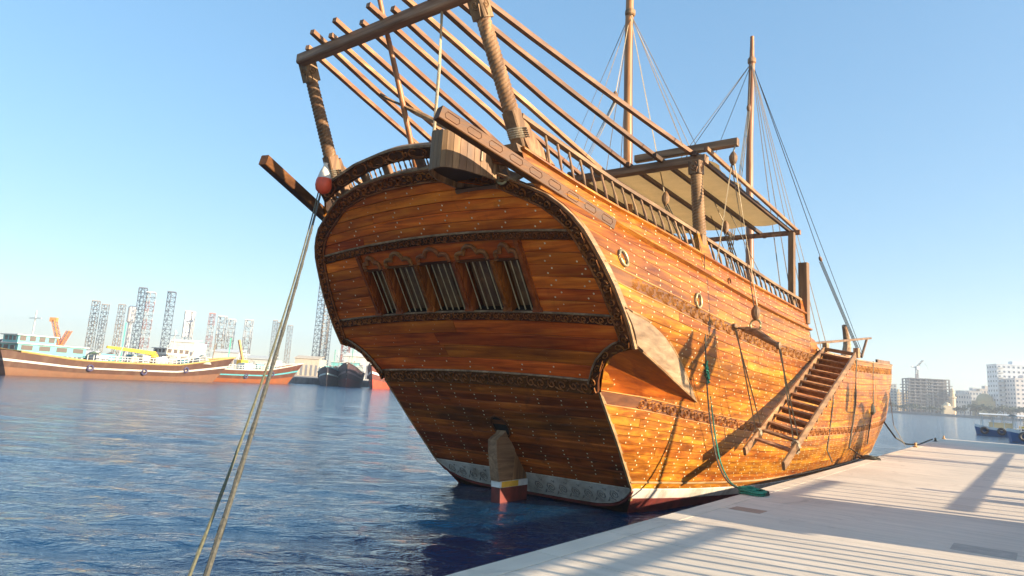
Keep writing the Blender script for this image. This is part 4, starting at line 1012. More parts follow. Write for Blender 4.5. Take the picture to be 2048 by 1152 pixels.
cleat(35.6, 'rusty ochre mooring cleat on the pier edge past the bow', MRUSTY); cleat(44.5, 'black mooring cleat where the bow rope is made fast', MBLK); cleat(49.6, 'small dark cleat on the far corner of the pier', MRUSTY)
cleat(2.1, 'black mooring cleat by the camera holding the stern ropes', MBLK)

# unseen shadow casters along the landward side, placed for the shade across pier and hull
def fence(s0, s1, w, h, label, gap=.15, pk=.07, mat=MG, head=0):  # unseen fences, spaced and boarded for the shade they throw
    t = thing('shadow_caster_fence', label, 'fence', (w, (s0 + s1) / 2, .70), True, 'unseen fences striping the pier with shade')
    for z in (.25, h - .12): part('fence_rail', MB().bar((w, s0, .70 + z), (w, s1, .70 + z), .05, .09), mat, t)
    if head: part('top_board', MB().bar((w, s0, .70 + h + head / 2), (w, s1, .70 + h + head / 2), .04, head), mat, t)
    s = s0; pmz = mesh('picket', MB().bar((0, 0, 0), (0, 0, h), pk, .03)); pmz.materials.append(mat)
    while s <= s1: place('picket', pmz, t, (w + .04, s, .70), (0, 0, R_(90))); s += gap
fence(4.4, 9.9, 10.6, 1.52, 'unseen picket fence with an added top board, striping the near pier with shade', .285, .185, head=.62)
fence(13.7, 17.6, 11.4, 1.85, 'unseen paling fence added beside the kiosk for thin shadow streaks', .62, .24)
ky = thing('shadow_caster_kiosk', 'unseen low wooden kiosk added to shade part of the pier', 'kiosk', (11.6, 12.4, .7), True)  # added out of view to lay a block of shade on the deck
part('wall', MB().box((11.6, 12.35, 1.55), (1.6, 3.3, 1.7)), MGZ, ky); part('roof', MB().box((11.6, 12.35, 2.45), (1.9, 3.6, .1)), MG, ky); part('door', MB().box((10.79, 12.3, 1.45), (.04, .8, 1.5)), MR, ky)
gr = thing('guard_rail', 'long steel guard rail on the landward side of the pier', 'rail', (10.8, 25, .7), True)
part('top_rail', MB().bar((10.8, 14.6, 1.60), (10.8, 38, 1.60), .09, .10), MIRON, gr); part('mid_rail', MB().bar((10.8, 14.6, 1.20), (10.8, 38, 1.20), .05, .06), MIRON, gr)
for s in np.arange(14.8, 38.1, 2.9): part('rail_post', MB().bar((10.8, s, .7), (10.8, s, 1.62), .09, .09), MIRON, gr)
part('infill_panel', MB().bar((10.8, 14.6, .98), (10.8, 27, .98), .02, .36), MIRON, gr)
for k, s in enumerate((16.9, 17.9, 19.6)): 
    bn = thing('shadow_caster_planter', 'unseen planter box added for shadow streaks, number %s from the kiosk' % ('one', 'two', 'three')[k], 'planter', (11.6, s, .7), True, 'unseen planters added for shadow streaks')
    part('box', MB().box((11.6, s, 1.2), (.7, (.5, .25, .55)[k], 1.0 + .28 * (k % 2))), MGZ, bn); part('soil', MB().box((11.6, s, 1.7 + .28 * (k % 2)), (.6, .2, .05)), MDARK, bn)  # added out of view for narrow streaks of shadow
sh = thing('shadow_caster_shed', 'unseen long low shed added to shade the far end of the pier', 'shed', (12.6, 44.5, .7), True)  # added out of view to keep the far deck in shade
part('wall', MB().box((12.6, 44.7, 1.75), (2.4, 11.4, 2.1)), MGZ, sh); part('roof', MB().box((12.6, 44.7, 2.86), (2.8, 11.8, .12)), MG, sh)
def lamp(s, w, label, H=4.7):
    t = thing('twin_lamp_post', label, 'lamp post', (w, s, .7), True, 'lamp posts along the pier')
    part('post', MB().lathe((w, s, .7), (0, 0, 1), [(.14, 0), (.14, .3), (.07, .5), (.05, H - .9), (.05, H)], 12), MBLK, t); part('arm', MB().bar((w, s - .55, .7 + H - .75), (w, s + .55, .7 + H - .75), .05, .05), MBLK, t)
    for k in (-.55, .55): part('lantern', MB().lathe((w, s + k, .7 + H - .75), (0, 0, 1), [(.05, 0), (.16, .1), (.24, .55), (.26, .6), (.1, .8), (.03, 1.0)], 8), MBLK, t)
MFROND = plain('palm_frond', (.06, .09, .03), .6, 0, .4, 4, .2); MPTR = plain('palm_trunk', (.16, .11, .07), .9, 0, .35, 6, .5)
def palm(s, w, H, label, seed):  # unseen palms, added to cast soft blotches on the bow
    t = thing('shadow_caster_palm', label, 'palm', (w, s, .7), True, 'unseen palms added to shade the bow'); rq = random.Random(seed)
    part('trunk', MB().tube([v3(w + .05 * math.sin(k), s + .04 * math.cos(k * 1.3), .7 + H * k / 14) for k in range(15)], [.26 - .006 * k + (.02 if k % 2 else 0) for k in range(15)], 10), MPTR, t)
    for k in range(22):
        th = k * 2.4; el = rq.uniform(-.35, 1.1); L = rq.uniform(1.7, 2.4); m = MB(); pts = []
        for i in range(9):
            u = i / 8; r = L * u * math.cos(el * (1 - .4 * u)); z = .7 + H + L * (math.sin(el) * u - .75 * u * u); pts.append(v3(w + r * math.cos(th), s + r * math.sin(th), z))
        m.tube(pts, [.03] * 8 + [.008], 4)
        for i in range(1, 9):
            d = nrm(pts[i] - pts[i - 1]); x = nrm(np.cross(d, v3(0, 0, 1)))
            for sg in (1, -1):
                for q in (.0, .5):
                    p = pts[i - 1] + (pts[i] - pts[i - 1]) * q; l = .42 * (1 - abs(i / 8 - .45)); tip = p + x * sg * l + d * l * .5 - v3(0, 0, .12); m.add([p, p + d * .14, tip], [(0, 1, 2)])
        part('frond', m, MFROND, t)
palm(29.0, 13.5, 3.6, 'unseen squat date palm added to blotch the dhow bow with shade', 1); palm(34.2, 14.2, 4.6, 'unseen taller date palm added behind the pier rail for shade', 2)
lamp(14.35, 11.2, 'black twin lantern post behind the added kiosk'); lamp(26.2, 11.2, 'unseen twin lantern post added for a shadow on the forward hull', 4.2)  # second post is added for its shadow toward the bow

# ------------------------------------------------------------------ water
def water_mat():
    m, nt, bs = newmat('harbour_water')
    bs.inputs['Base Color'].default_value = (.003, .033, .088, 1); bs.inputs['Roughness'].default_value = .07; bs.inputs['IOR'].default_value = 1.75
    a = noise(nt, mapping(nt, (1.0, 1.9, 1)), 1.6, 4, .6, .4); b = noise(nt, mapping(nt, (1.0, 1.7, 1)), 7.0, 4, .6, .3); c = noise(nt, mapping(nt, (.6, 2.2, 1)), .18, 2, .5)
    h = math_(nt, 'ADD', math_(nt, 'MULTIPLY', a.outputs[0], 1.0), math_(nt, 'MULTIPLY', b.outputs[0], .22)); h = math_(nt, 'ADD', h, math_(nt, 'MULTIPLY', c.outputs[0], .8))
    # the creek gets choppier away from the shelter of the pier: ripples too small to see singly widen the glints
    tc = nt.nodes.new('ShaderNodeTexCoord'); ln = nt.nodes.new('ShaderNodeVectorMath'); ln.operation = 'LENGTH'; nt.links.new(tc.outputs['Object'], ln.inputs[0])
    mr = nt.nodes.new('ShaderNodeMapRange'); mr.inputs[1].default_value = 9; mr.inputs[2].default_value = 75; mr.inputs[3].default_value = .06; mr.inputs[4].default_value = .11; nt.links.new(ln.outputs['Value'], mr.inputs[0]); nt.links.new(mr.outputs[0], bs.inputs['Roughness'])
    bump(nt, bs, h, 1.0, .11); return m
wm = MB(); na = 310
rr = np.concatenate([np.geomspace(1.6, 130, 640), np.geomspace(135, 1250, 34)]); nr = len(rr); aa = np.linspace(R_(-62), R_(62), na)
X = rr[:, None] * np.sin(aa)[None]; Y = rr[:, None] * np.cos(aa)[None]; Z = np.zeros_like(X)
rg = np.random.RandomState(4)
cell = np.maximum(np.gradient(rr), rr * .0072)[:, None]
for _ in range(110):
    lam = math.exp(rg.uniform(math.log(.22), math.log(3.2))); th = R_(78) + rg.normal(0, .45); k = 2 * math.pi / lam
    amp = .0021 * lam ** .65; att = np.clip((lam / cell - 2.2) / 3, 0, 1) / (1 + (rr[:, None] / 55) ** 2)
    Z += amp * att * np.sin(k * (math.cos(th) * X + math.sin(th) * Y) + rg.uniform(0, 6.28))
wm.add(np.stack([X.ravel(), Y.ravel(), Z.ravel()], 1), [(i * na + j, i * na + j + 1, (i + 1) * na + j + 1, (i + 1) * na + j) for i in range(nr - 1) for j in range(na - 1)])
wm.add([(-1250, -300, -.25), (1250, -300, -.25), (1250, 1250, -.25), (-1250, 1250, -.25)], [(0, 1, 2, 3)])
WATER = structure('water', wm, water_mat(), ang=180)

# ------------------------------------------------------------------ land round the harbour
MLAND = plain('shore_ground', (.34, .28, .21), .95, 0, .25, .05, .2); MQUAY = plain('quay_stone', (.26, .24, .22), .9, 0, .3, .8, .3, .4)
gm = MB(); shore = [(-220, 20), (-84, 92), (-62, 128), (-44, 158), (-8, 190), (60, 330), (150, 480), (228, 436), (268, 389), (330, 315), (450, 180), (1200, 40), (1200, 1200), (-1200, 1200), (-1200, 20)]
gm.prism([v3(x, y, -1.0) for x, y in shore], v3(0, 0, 2.15)); structure('ground', gm, MLAND)
qm = MB()
for a, b in zip(shore[1:10], shore[2:11]): qm.bar((*a, .3), (*b, .3), 1.2, 2.2)
structure('quay_wall', qm, MQUAY)

def cthing(name, label, cat, loc, rz=0.0, group=None):
    o = bpy.data.objects.new(name, None); COLL.objects.link(o); o.location = tuple(map(float, loc)); o.rotation_euler = (0, 0, rz); BASE[o.name] = v3(0, 0, 0); return tag(o, label, cat, group)
PM = {}
def paint(c, rough=.55, dirt=.3):
    k = tuple(round(x, 3) for x in c)
    if k not in PM: PM[k] = plain('paint_%d' % len(PM), c, rough, 0, .12, 1.5, .1, dirt, (.16, .10, .06))
    return PM[k]

# ------------------------------------------------------------------ cargo dhows across the creek
def cargo_dhow(stern, bow, beam, zz, up, low, stripe, label, house, rail, extra=None):
    stern = np.array(stern, float); bow = np.array(bow, float); d = bow - stern; L = np.linalg.norm(d); rz = math.atan2(-d[0], d[1])
    t = cthing('cargo_dhow', label, 'cargo boat', (*stern, 0), rz, 'cargo dhows moored across the creek')
    ts = np.linspace(0, 1, 19)
    sheer = lambda u: float(hermite([0, .3, .7, 1], zz, u)); hb = lambda u: beam / 2 * float(hermite([0, .1, .35, .65, .88, 1], [.72, .86, 1, .97, .55, .03], u))
    def sec(u, f): # f 0..1 waterline to sheer
        z = -.5 + (sheer(u) + .5) * f; fl = .55 + .45 * f ** .5; rake = (f * .13 if u > .8 else 0) * (u - .8) / .2 - (f - .3) * .05 * max(0, .15 - u) / .15
        return hb(u) * fl, L * (u * .90 + rake), z
    def skin(f0, f1, off, name, mat):
        m = MB()
        for sg in (1, -1):
            m.loft([[v3(sg * (sec(u, f)[0] + off), *sec(u, f)[1:]) for f in np.linspace(f0, f1, 5)] for u in ts])
        r = [sec(0, f) for f in np.linspace(f0, f1, 5)]; m.loft([[v3(-a, b, c) for a, b, c in r], [v3(a, b, c) for a, b, c in r]])
        return part(name, m, mat, t)
    skin(.0, .42, 0, 'lower_hull', paint(low, .6, .55)); skin(.42, 1, .0, 'upper_hull', paint(up, .6, .5)); skin(.62, .70, .06, 'stripe', paint(stripe, dirt=.1))
    m = MB(); m.loft([[v3(-sec(u, .93)[0], *sec(u, .93)[1:]), v3(sec(u, .93)[0], *sec(u, .93)[1:])] for u in ts]); part('deck', m, paint((.30, .22, .15)), t)
    for sg in (1, -1): part('cap_rail', MB().tube([v3(sg * sec(u, 1)[0], *sec(u, 1)[1:]) for u in ts], .12, 5), paint(rail), t)
    # deck house at the stern
    hz = sheer(.1) - .1; W = beam * .62
    for i, (w, y0, y1, z0, z1, c) in enumerate(((W * 1.12, L * .02, L * .26, hz, hz + 1.15, house), (W * .72, L * .03, L * .16, hz + 1.15, hz + 2.15, house))):
        h = part('deck_house', MB().box((0, (y0 + y1) / 2, (z0 + z1) / 2), (w, y1 - y0, z1 - z0)), paint(c, dirt=.12), t)
        part('house_roof', MB().box((0, (y0 + y1) / 2, z1 + .06), (w + .5, y1 - y0 + .5, .12)), paint((.50, .50, .48), dirt=.1), h)
        n = 4
        for k in range(n):
            y = y0 + (y1 - y0) * (k + .5) / n
            for sg in (1, -1): part('window', MB().box((sg * w / 2, y, (z0 + z1) / 2 + .15), (.06, (y1 - y0) / n * .62, .55)), paint((.10, .08, .07), dirt=0), h)
        for k in (-.28, 0, .28): part('window', MB().box((k * w, y0, (z0 + z1) / 2 + .15), (w * .18, .06, .5)), paint((.10, .08, .07), dirt=0), h)
    for sg in (1, -1):
        m = MB()
        for u in np.linspace(.28, .86, 24):
            q = v3(sg * sec(u, 1)[0] * .98, *sec(u, 1)[1:]); m.bar(q, q + v3(0, 0, .75), .10, .10)
        for dz in (.4, .75): m.tube([v3(sg * sec(u, 1)[0] * .98, sec(u, 1)[1], sec(u, 1)[2] + dz) for u in np.linspace(.28, .86, 12)], .06, 4)
        part('stanchion_rail', m, paint((.46, .48, .48), dirt=.1), t)
    for k, (u, zf) in enumerate(((.30, .68), (.55, .6), (.78, .72))):
        a, b, c = sec(u, zf); part('tyre', torus((a + .12, b, c), (1, 0, 0), .34, .13, 14), paint((.05, .04, .09), dirt=0), t)
    rn = random.Random(int(L * 10))
    for k in range(9):
        y = L * rn.uniform(.3, .8); c = rn.choice([(.6, .58, .55), (.55, .5, .42), (.10, .30, .36), (.5, .4, .25), (.62, .62, .62)])
        part('deck_cargo', MB().box((rn.uniform(-.2, .2) * beam, y, sheer(y / L) + .35), (rn.uniform(.8, 2), rn.uniform(1, 2.6), rn.uniform(.8, 1.7))), paint(c), t)
    part('mast', MB().tube([(0, L * .45, sheer(.4)), (0, L * .45, sheer(.4) + 5.5)], .09, 6), paint((.05, .42, .26)), t)
    for k in range(8):
        y = L * rn.uniform(.03, .9); z0 = sheer(y / L) + (2 if y < L * .17 else 0); part('pole', MB().tube([(rn.uniform(-.3, .3) * beam, y, z0 - .2), (rn.uniform(-.3, .3) * beam, y + rn.uniform(-.6, .6), z0 + rn.uniform(1.2, 3.4))], .05, 4), paint(rn.choice([(.5, .5, .48), (.3, .22, .14), (.1, .3, .32)])), t)
    for k in range(7):
        y = L * rn.uniform(.28, .85); part('tarpaulin', MB().lathe((rn.uniform(-.2, .2) * beam, y, sheer(y / L) - .1), (0, 0, 1), [(rn.uniform(.8, 1.4), 0), (rn.uniform(.7, 1.1), .5), (.5, rn.uniform(.7, 1.3)), (.05, 1.4)], 7), paint(rn.choice([(.12, .28, .32), (.35, .33, .28), (.10, .16, .10), (.4, .36, .3), (.2, .12, .08)])), t)
    part('signal_mast', MB().bar((0, L * .1, sheer(.1) + 2), (0, L * .1, sheer(.1) + 5.2), .12, .12), paint((.5, .5, .48)), t); part('yard', MB().bar((-1.2, L * .1, sheer(.1) + 4.3), (1.2, L * .1, sheer(.1) + 4.3), .08, .08), paint((.5, .5, .48)), t)
    if extra: extra(t, L, sheer)
    return t
def crane_yellow(t, L, sheer):
    y = L * .60; z = sheer(.6); c = paint((.85, .55, .03), dirt=.05)
    part('crane_base', MB().lathe((0, y, z - .2), (0, 0, 1), [(.8, 0), (.6, .6), (.5, 1.4), (.3, 1.7)], 8), c, t); part('crane_boom', MB().bar((0, y, z + 1.5), (.5, y - 7.5, z + 1.9), .5, .55, w2=.3, h2=.3), c, t)
def crane_small(t, L, sheer):
    y = L * .55; z = sheer(.6); c = paint((.85, .50, .03), dirt=.05)
    part('crane_base', MB().box((0, y, z + .9), (1.2, 1.6, 1.6)), c, t); part('crane_boom', MB().bar((0, y, z + 1.6), (0, y - 1.4, z + 5.2), .4, .4), paint((.55, .30, .12)), t)
OX = (.10, .032, .014); OXR = (.30, .085, .025)
HT = (.13, .36, .37)
cargo_dhow((-59.5, 80.5), (-44.5, 110.5), 7.0, [3.0, 2.2, 2.35, 4.1], (.085, .038, .022), (.20, .095, .05), (.50, .50, .46), 'long brown cargo dhow with turquoise wheelhouse and yellow deck crane, far left', HT, (.45, .30, .10), crane_yellow)
cargo_dhow((-56, 109), (-41.8, 139), 7.0, [3.2, 2.2, 2.4, 4.2], OX, (.26, .075, .018), (.08, .34, .38), 'orange-brown cargo dhow with white rail lying behind the long brown one', (.50, .48, .44), (.52, .48, .42), crane_small)
cargo_dhow((-70, 66), (-62.5, 84), 6.5, [4.4, 2.6, 2.6, 4.2], (.09, .03, .03), (.13, .035, .03), (.6, .55, .5), 'maroon cargo dhow cut off by the left edge of the picture', (.66, .62, .58), (.6, .55, .5))
cargo_dhow((-42, 172), (-37.0, 142), 6.2, [3.8, 2.6, 2.8, 4.0], (.035, .04, .06), (.03, .03, .045), (.45, .60, .62), 'navy blue cargo dhow with turquoise gunwale left of the maroon bow', HT, (.15, .40, .40))
cargo_dhow((-38, 172), (-32.6, 141), 6.2, [3.8, 3.0, 3.2, 5.0], (.07, .04, .045), (.15, .035, .04), (.28, .20, .19), 'maroon-bottomed cargo dhow showing its bow between blue hulls', HT, (.10, .06, .05))
cargo_dhow((-27, 172), (-27.2, 139), 6.6, [4.2, 3.2, 3.2, 5.2], (.16, .05, .035), (.42, .07, .03), (.72, .72, .70), 'red and brown cargo dhow with white stripe partly hidden by the stern', HT, (.55, .55, .53))
cargo_dhow((-17, 176), (-19.5, 146), 6.6, [4.2, 3.0, 3.0, 4.8], (.20, .10, .06), (.34, .09, .04), (.7, .68, .62), 'brown cargo dhow glimpsed just left of the big stern', (.66, .64, .6), (.7, .68, .66))

# ------------------------------------------------------------------ jack-up legs, cranes and sheds on the left shore
def lattice(mb, a, b, w, bays, r, tri=False):
    a = np.asarray(a, float); b = np.asarray(b, float); n = 3 if tri else 4
    cs = [v3(w * .5 * math.cos(t), w * .5 * math.sin(t), 0) * 1.25 for t in np.arange(n) * 2 * math.pi / n + .5]
    for c in cs: mb.tube([a + c, b + c], r * 1.5, 4)
    for k in range(bays):
        p, q = a + (b - a) * k / bays, a + (b - a) * (k + 1) / bays
        for i in range(n):
            c, e = cs[i], cs[(i + 1) % n]; mb.tube([p + c, p + e], r, 3); mb.tube([p + c, q + e] if k % 2 else [p + e, q + c], r, 3)
def tower(px, ytop, wpx, depth, cols, label, tri=False, solid=None):
    top = at(px, ytop, depth); base = v3(top[0], top[1], 1.0); w = wpx / FPX * depth; H = top[2] - 1
    t = cthing('lattice_tower', label, 'rig leg', base, R_(20), 'jack-up rig legs beyond the left quay')
    n = len(cols)
    for i, c in enumerate(cols):
        m = MB(); z0, z1 = H * i / n, H * (i + 1) / n; bays = max(2, int((z1 - z0) / (w * .62)))
        lattice(m, (0, 0, z0), (0, 0, z1), w, bays, w * .045, tri); part('leg_section', m, paint(c, dirt=.15), t)
    if solid: part('leg_head', MB().box((0, 0, H * (1 - solid / 2)), (w * .95, w * .95, H * solid)), paint((.75, .74, .72), dirt=.1), t)
    part('leg_cap', MB().box((0, 0, H + .3), (w * 1.1, w * 1.1, .5)), paint(cols[-1], dirt=.1), t)
BG, BW, GB, RW, WH = (.36, .27, .18), (.46, .38, .29), (.13, .145, .18), (.42, .18, .14), (.56, .55, .54)
G2 = (.30, .27, .25)
for a in [(193, 603, 12, 420, (BW, BG, G2), 'beige rig leg, leftmost of the tall ones'), (212, 610, 11, 430, (BW, G2, G2), 'grey rig leg second from the left'), (245, 610, 11, 420, (BG, BG, G2), 'tan rig leg just left of the white water tower'),
          (287, 577, 13, 400, (GB,), 'tallest slate blue rig leg on the left'), (303, 586, 14, 400, (RW, WH, RW, WH, RW, WH, RW, WH), 'red and white banded rig leg beside the tallest blue one', True), (344, 585, 14, 410, (GB,), 'slate rig leg standing alone right of the red banded one', True),
          (381, 624, 16, 430, (BW, BW, WH, WH), 'beige rig leg with white clad top', False, .45), (425, 628, 10, 420, (BW, WH, RW, WH, RW), 'slim beige and red banded rig leg'), (446, 634, 15, 440, (G2, BG, WH), 'wide grey rig leg with white top'), (465, 640, 12, 440, (G2, G2, WH), 'narrow grey rig leg in the middle trio'),
          (499, 641, 14, 440, (BG, G2, WH), 'grey rig leg, right one of the middle trio'), (551, 642, 8, 460, (G2,), 'thin rig leg, left of the close pair', True), (560, 646, 8, 460, (G2,), 'thin rig leg, right of the close pair', True), (581, 652, 9, 460, (BG, G2), 'pale rig leg behind the mooring ropes', True),
          (648, 560, 13, 330, (GB,), 'dark blue rig leg beside the stern of the dhow', True), (659, 575, 13, 335, (BG, BW), 'tan rig leg next to the dark blue one'), (667, 570, 10, 330, (GB,), 'dark rig leg touching the outline of the dhow', True), (692, 690, 16, 330, (BG, RW), 'short rusty rig leg behind the red cargo boat')]:
    tower(*a)
p = at(266, 612, 425); wt = cthing('water_tower', 'slim white water tower with broad cylindrical head', 'water tower', (p[0], p[1], 1)); H = p[2] - 1
part('shaft', MB().lathe((0, 0, 0), (0, 0, 1), [(1.5, 0), (1.1, H * .72)], 14), paint(WH, dirt=.05), wt); part('tank', MB().lathe((0, 0, H * .70), (0, 0, 1), [(1.2, 0), (2.4, H * .03), (2.4, H * .28), (1.6, H * .30)], 16), paint(WH, dirt=.05), wt)
p = at(118, 700, 260); cr = cthing('harbour_crane', 'orange harbour crane with two raised jibs behind the left cargo dhow', 'crane', (p[0], p[1], 1)); k = 260 / FPX; c = paint((.70, .24, .05), dirt=.15)
part('tower', MB().box((0, 0, 3), (2.2, 2.2, 6)), c, cr)
for dx, dz in ((-20 * k, 92 * k), (14 * k, 72 * k)):
    m = MB(); lattice(m, (0, 0, 5.5), (dx, 0, dz - 2), 1.5, 9, .12); m.bar((0, 0, 5.5), (dx, 0, dz - 2), .7, .7, w2=.5, h2=.5); part('jib', m, c, cr)
part('jib_head', MB().box((-20.5 * k, 0, 92 * k - 2), (2.6, 1.2, 1.6)), c, cr)
for i, (x0, x1, yt, dp, c, lb) in enumerate([(-30, 40, 690, 170, WH, 'white shed roof at the far left edge'), (345, 392, 683, 300, (.72, .70, .62), 'cream flat-roofed shed below the white-topped rig leg'), (430, 480, 703, 280, WH, 'white accommodation block behind the second cargo dhow'), (480, 545, 716, 260, (.5, .5, .46), 'grey quay shed behind the second cargo dhow'), (592, 640, 716, 300, (.55, .46, .34), 'tan storage tanks shed left of the dhow stern'), (130, 180, 705, 250, (.62, .60, .56), 'pale shed beside the orange harbour crane'), (690, 760, 712, 260, (.66, .62, .56), 'pale shed peeping over the red cargo boat')]):
    a, b = at(x0, yt, dp), at(x1, yt + (x1 - x0) * .06, dp); t = cthing('quay_shed', lb, 'shed', ((a[0] + b[0]) / 2, dp, 1)); W, H = b[0] - a[0], a[2] - 1
    part('wall', MB().box((0, 5, H / 2), (W, 12, H)), paint(c, dirt=.2), t); part('roof', MB().prism([v3(-W / 2 - .5, -1.5, H), v3(W / 2 + .5, -1.5, H), v3(W / 2 + .5, 5, H + 1.2), v3(-W / 2 - .5, 5, H + 1.2)], v3(0, 0, .2)), paint(tuple(min(.8, q * 1.1) for q in c), dirt=.1), t)
    for k in range(5): part('door', MB().box((-W * .4 + k * W * .2, -1.02, H * .35), (W * .09, .1, H * .6)), paint((.2, .2, .22), dirt=.1), t)

# ------------------------------------------------------------------ the far shore on the right
MGLASS = plain('far_glass', (.10, .13, .17), .2, 0, .2, 1)
def tower_block(x0, x1, ytop, depth, col, rows_, cols_, label, lit=None, balcony=False, name='apartment_block', dep=16):
    xm = (x0 + x1) / 2; a, b = at(x0, ytop, depth), at(x1, ytop + (x1 - x0) * .061, depth); W = b[0] - a[0]; H = (a[2] + b[2]) / 2 - 1
    t = cthing(name, label, 'building', ((a[0] + b[0]) / 2, depth, 1.1), R_(-14)); part('wall', MB().box((0, dep / 2, H / 2), (W, dep, H)), paint(col, dirt=.12), t)
    part('parapet', MB().box((0, dep / 2, H + .3), (W + .4, dep + .4, .6)), paint(col, dirt=.05), t); part('roof_house', MB().box((W * .15, dep / 2, H + 1.8), (W * .3, dep * .4, 2.6)), paint(col, dirt=.1), t)
    wmh = mesh('window', MB().box((0, 0, 0), (W / cols_ * .42, .12, H / rows_ * .42))); wmh.materials.append(MGLASS); wsd = mesh('window', MB().box((0, 0, 0), (.12, dep / 4 * .45, H / rows_ * .42))); wsd.materials.append(MGLASS)
    for r in range(rows_):
        for c in range(cols_): place('window', wmh, t, (-W / 2 + W * (c + .5) / cols_, -.02, H * (r + .55) / rows_))
        for c in range(4): place('window', wsd, t, (-W / 2 - .02, dep * (c + .5) / 4, H * (r + .55) / rows_))
        if balcony: part('balcony', MB().box((-W * .42, -.6, H * (r + .3) / rows_), (W * .14, 1.2, .9)), paint((.55, .55, .52)), t)
tower_block(1998, 2066, 729, 470, (.66, .68, .70), 11, 8, 'tall white apartment tower near the right edge', balcony=True)
tower_block(2033, 2075, 758, 455, (.68, .62, .58), 9, 5, 'pinkish apartment block in front of the white tower at the edge')
tower_block(1756, 1791, 768, 520, (.58, .55, .46), 9, 6, 'pale apartment block just right of the bow')
tower_block(1795, 1802, 786, 540, (.62, .46, .24), 6, 2, 'slim golden block beside the pale apartment block', dep=8); tower_block(1810, 1820, 787, 540, (.62, .46, .24), 6, 2, 'golden block left of the unfinished tower', dep=8); tower_block(1802, 1810, 790, 560, (.50, .54, .60), 6, 2, 'bluish block squeezed between two golden ones', dep=8)
tower_block(1908, 1940, 789, 480, (.60, .58, .54), 4, 7, 'low white building right of the minaret'); tower_block(1940, 1962, 783, 520, (.56, .54, .52), 5, 4, 'grey building behind the low white one'); tower_block(1962, 1990, 779, 520, (.56, .50, .44), 5, 5, 'tan building behind the golden dome')
# unfinished tower
x0, x1, dp = 1820, 1897, 480
a, b = at(x0, 756, dp), at(x1, 759, dp); W = b[0] - a[0]; H = a[2] - 1; ub = cthing('unfinished_building', 'bare concrete building under construction with open floors', 'building', ((a[0] + b[0]) / 2, dp, 1.1), R_(-14)); nf = 11; cc = paint((.24, .22, .21), dirt=.1)
for k in range(nf + 1): part('floor_slab', MB().box((0, 8, H * k / nf), (W + (1.2 if k < nf - 1 else -2), 17, .5)), cc, ub)
colm = mesh('column', MB().box((0, 0, H / 2), (.9, .9, H))); colm.materials.append(cc)
for k in range(8):
    for y in (0.8, 8, 15.2): place('column', colm, ub, (-W / 2 + 1 + k * (W - 2) / 7, y, 0))
part('core_wall', MB().box((-W * .18, 10, H * .5), (W * .38, 6, H)), cc, ub); part('core_wall', MB().box((W * .36, 9, H * .5), (W * .20, 8, H)), cc, ub); part('roof_hoist', MB().box((-W * .22, 6, H + 1.8), (1.6, 1.6, 3.4)), cc, ub)
p = at(1846, 752, 485); tc_ = cthing('tower_crane', 'pale tower crane with raised jib above the unfinished building', 'crane', (p[0], 492, 1.1)); k = 485 / FPX; zt0 = p[2] - 1; c = paint((.60, .60, .58), dirt=.05)
m = MB(); lattice(m, (0, 0, 0), (0, 0, zt0 + 18 * k), 1.6, 22, .16); part('crane_mast', m, c, tc_)
m = MB(); lattice(m, (0, 0, zt0 + 18 * k), (13 * k, 0, zt0 + 32 * k), 1.2, 9, .13); part('crane_jib', m, c, tc_); part('counter_jib', MB().bar((0, 0, zt0 + 17 * k), (-11 * k, 0, zt0 + 18 * k), 1.0, .8), c, tc_); part('cab', MB().box((0, -.8, zt0 + 16 * k), (2, 2, 2.4)), c, tc_); part('hoist_line', MB().tube([(13 * k, 0, zt0 + 32 * k), (24 * k, 0, zt0 + 15 * k)], .12, 4), c, tc_)
# mosque
p = at(1904, 776, 470); mi = cthing('minaret', 'tan minaret with pointed cap beside the unfinished building', 'minaret', (p[0], 470, 1.1)); H = p[2] - 1; c = paint((.62, .46, .26), dirt=.1)
part('shaft', MB().lathe((0, 0, 0), (0, 0, 1), [(1.9, 0), (1.7, H * .6), (2.4, H * .62), (2.4, H * .66), (1.4, H * .67), (1.3, H * .86), (1.8, H * .87)], 10), c, mi); part('cap', MB().lathe((0, 0, H * .87), (0, 0, 1), [(1.5, 0), (1.2, H * .05), (.3, H * .11), (.08, H * .15)], 10), c, mi)
def domed(px, ydome, wpx, dp, label, col):
    p = at(px, ydome, dp); t = cthing('domed_hall', label, 'mosque', (p[0], dp, 1.1), R_(-14)); H = p[2] - 1; r = wpx / 2 / FPX * dp; hd = min(r, H * .6); c = paint(col, dirt=.1)
    part('hall', MB().box((0, r, (H - hd) / 2), (r * 2.6, r * 2.4, H - hd)), c, t); part('dome', MB().lathe((0, r, H - hd), (0, 0, 1), [(r * math.cos(a_), hd * math.sin(a_)) for a_ in np.linspace(0, math.pi / 2 - .02, 9)] + [(.05, hd + 1.6)], 18), c, t)
    for k in range(5): part('window', MB().box((-r + k * r / 2, -.22, (H - hd) * .55), (r * .22, .1, (H - hd) * .5)), MGLASS, t)
domed(1975, 787, 30, 480, 'hall with a broad golden dome in front of the tan building', (.52, .40, .18)); domed(1896, 805, 13, 462, 'small domed pavilion at the water by the minaret', (.62, .50, .32))
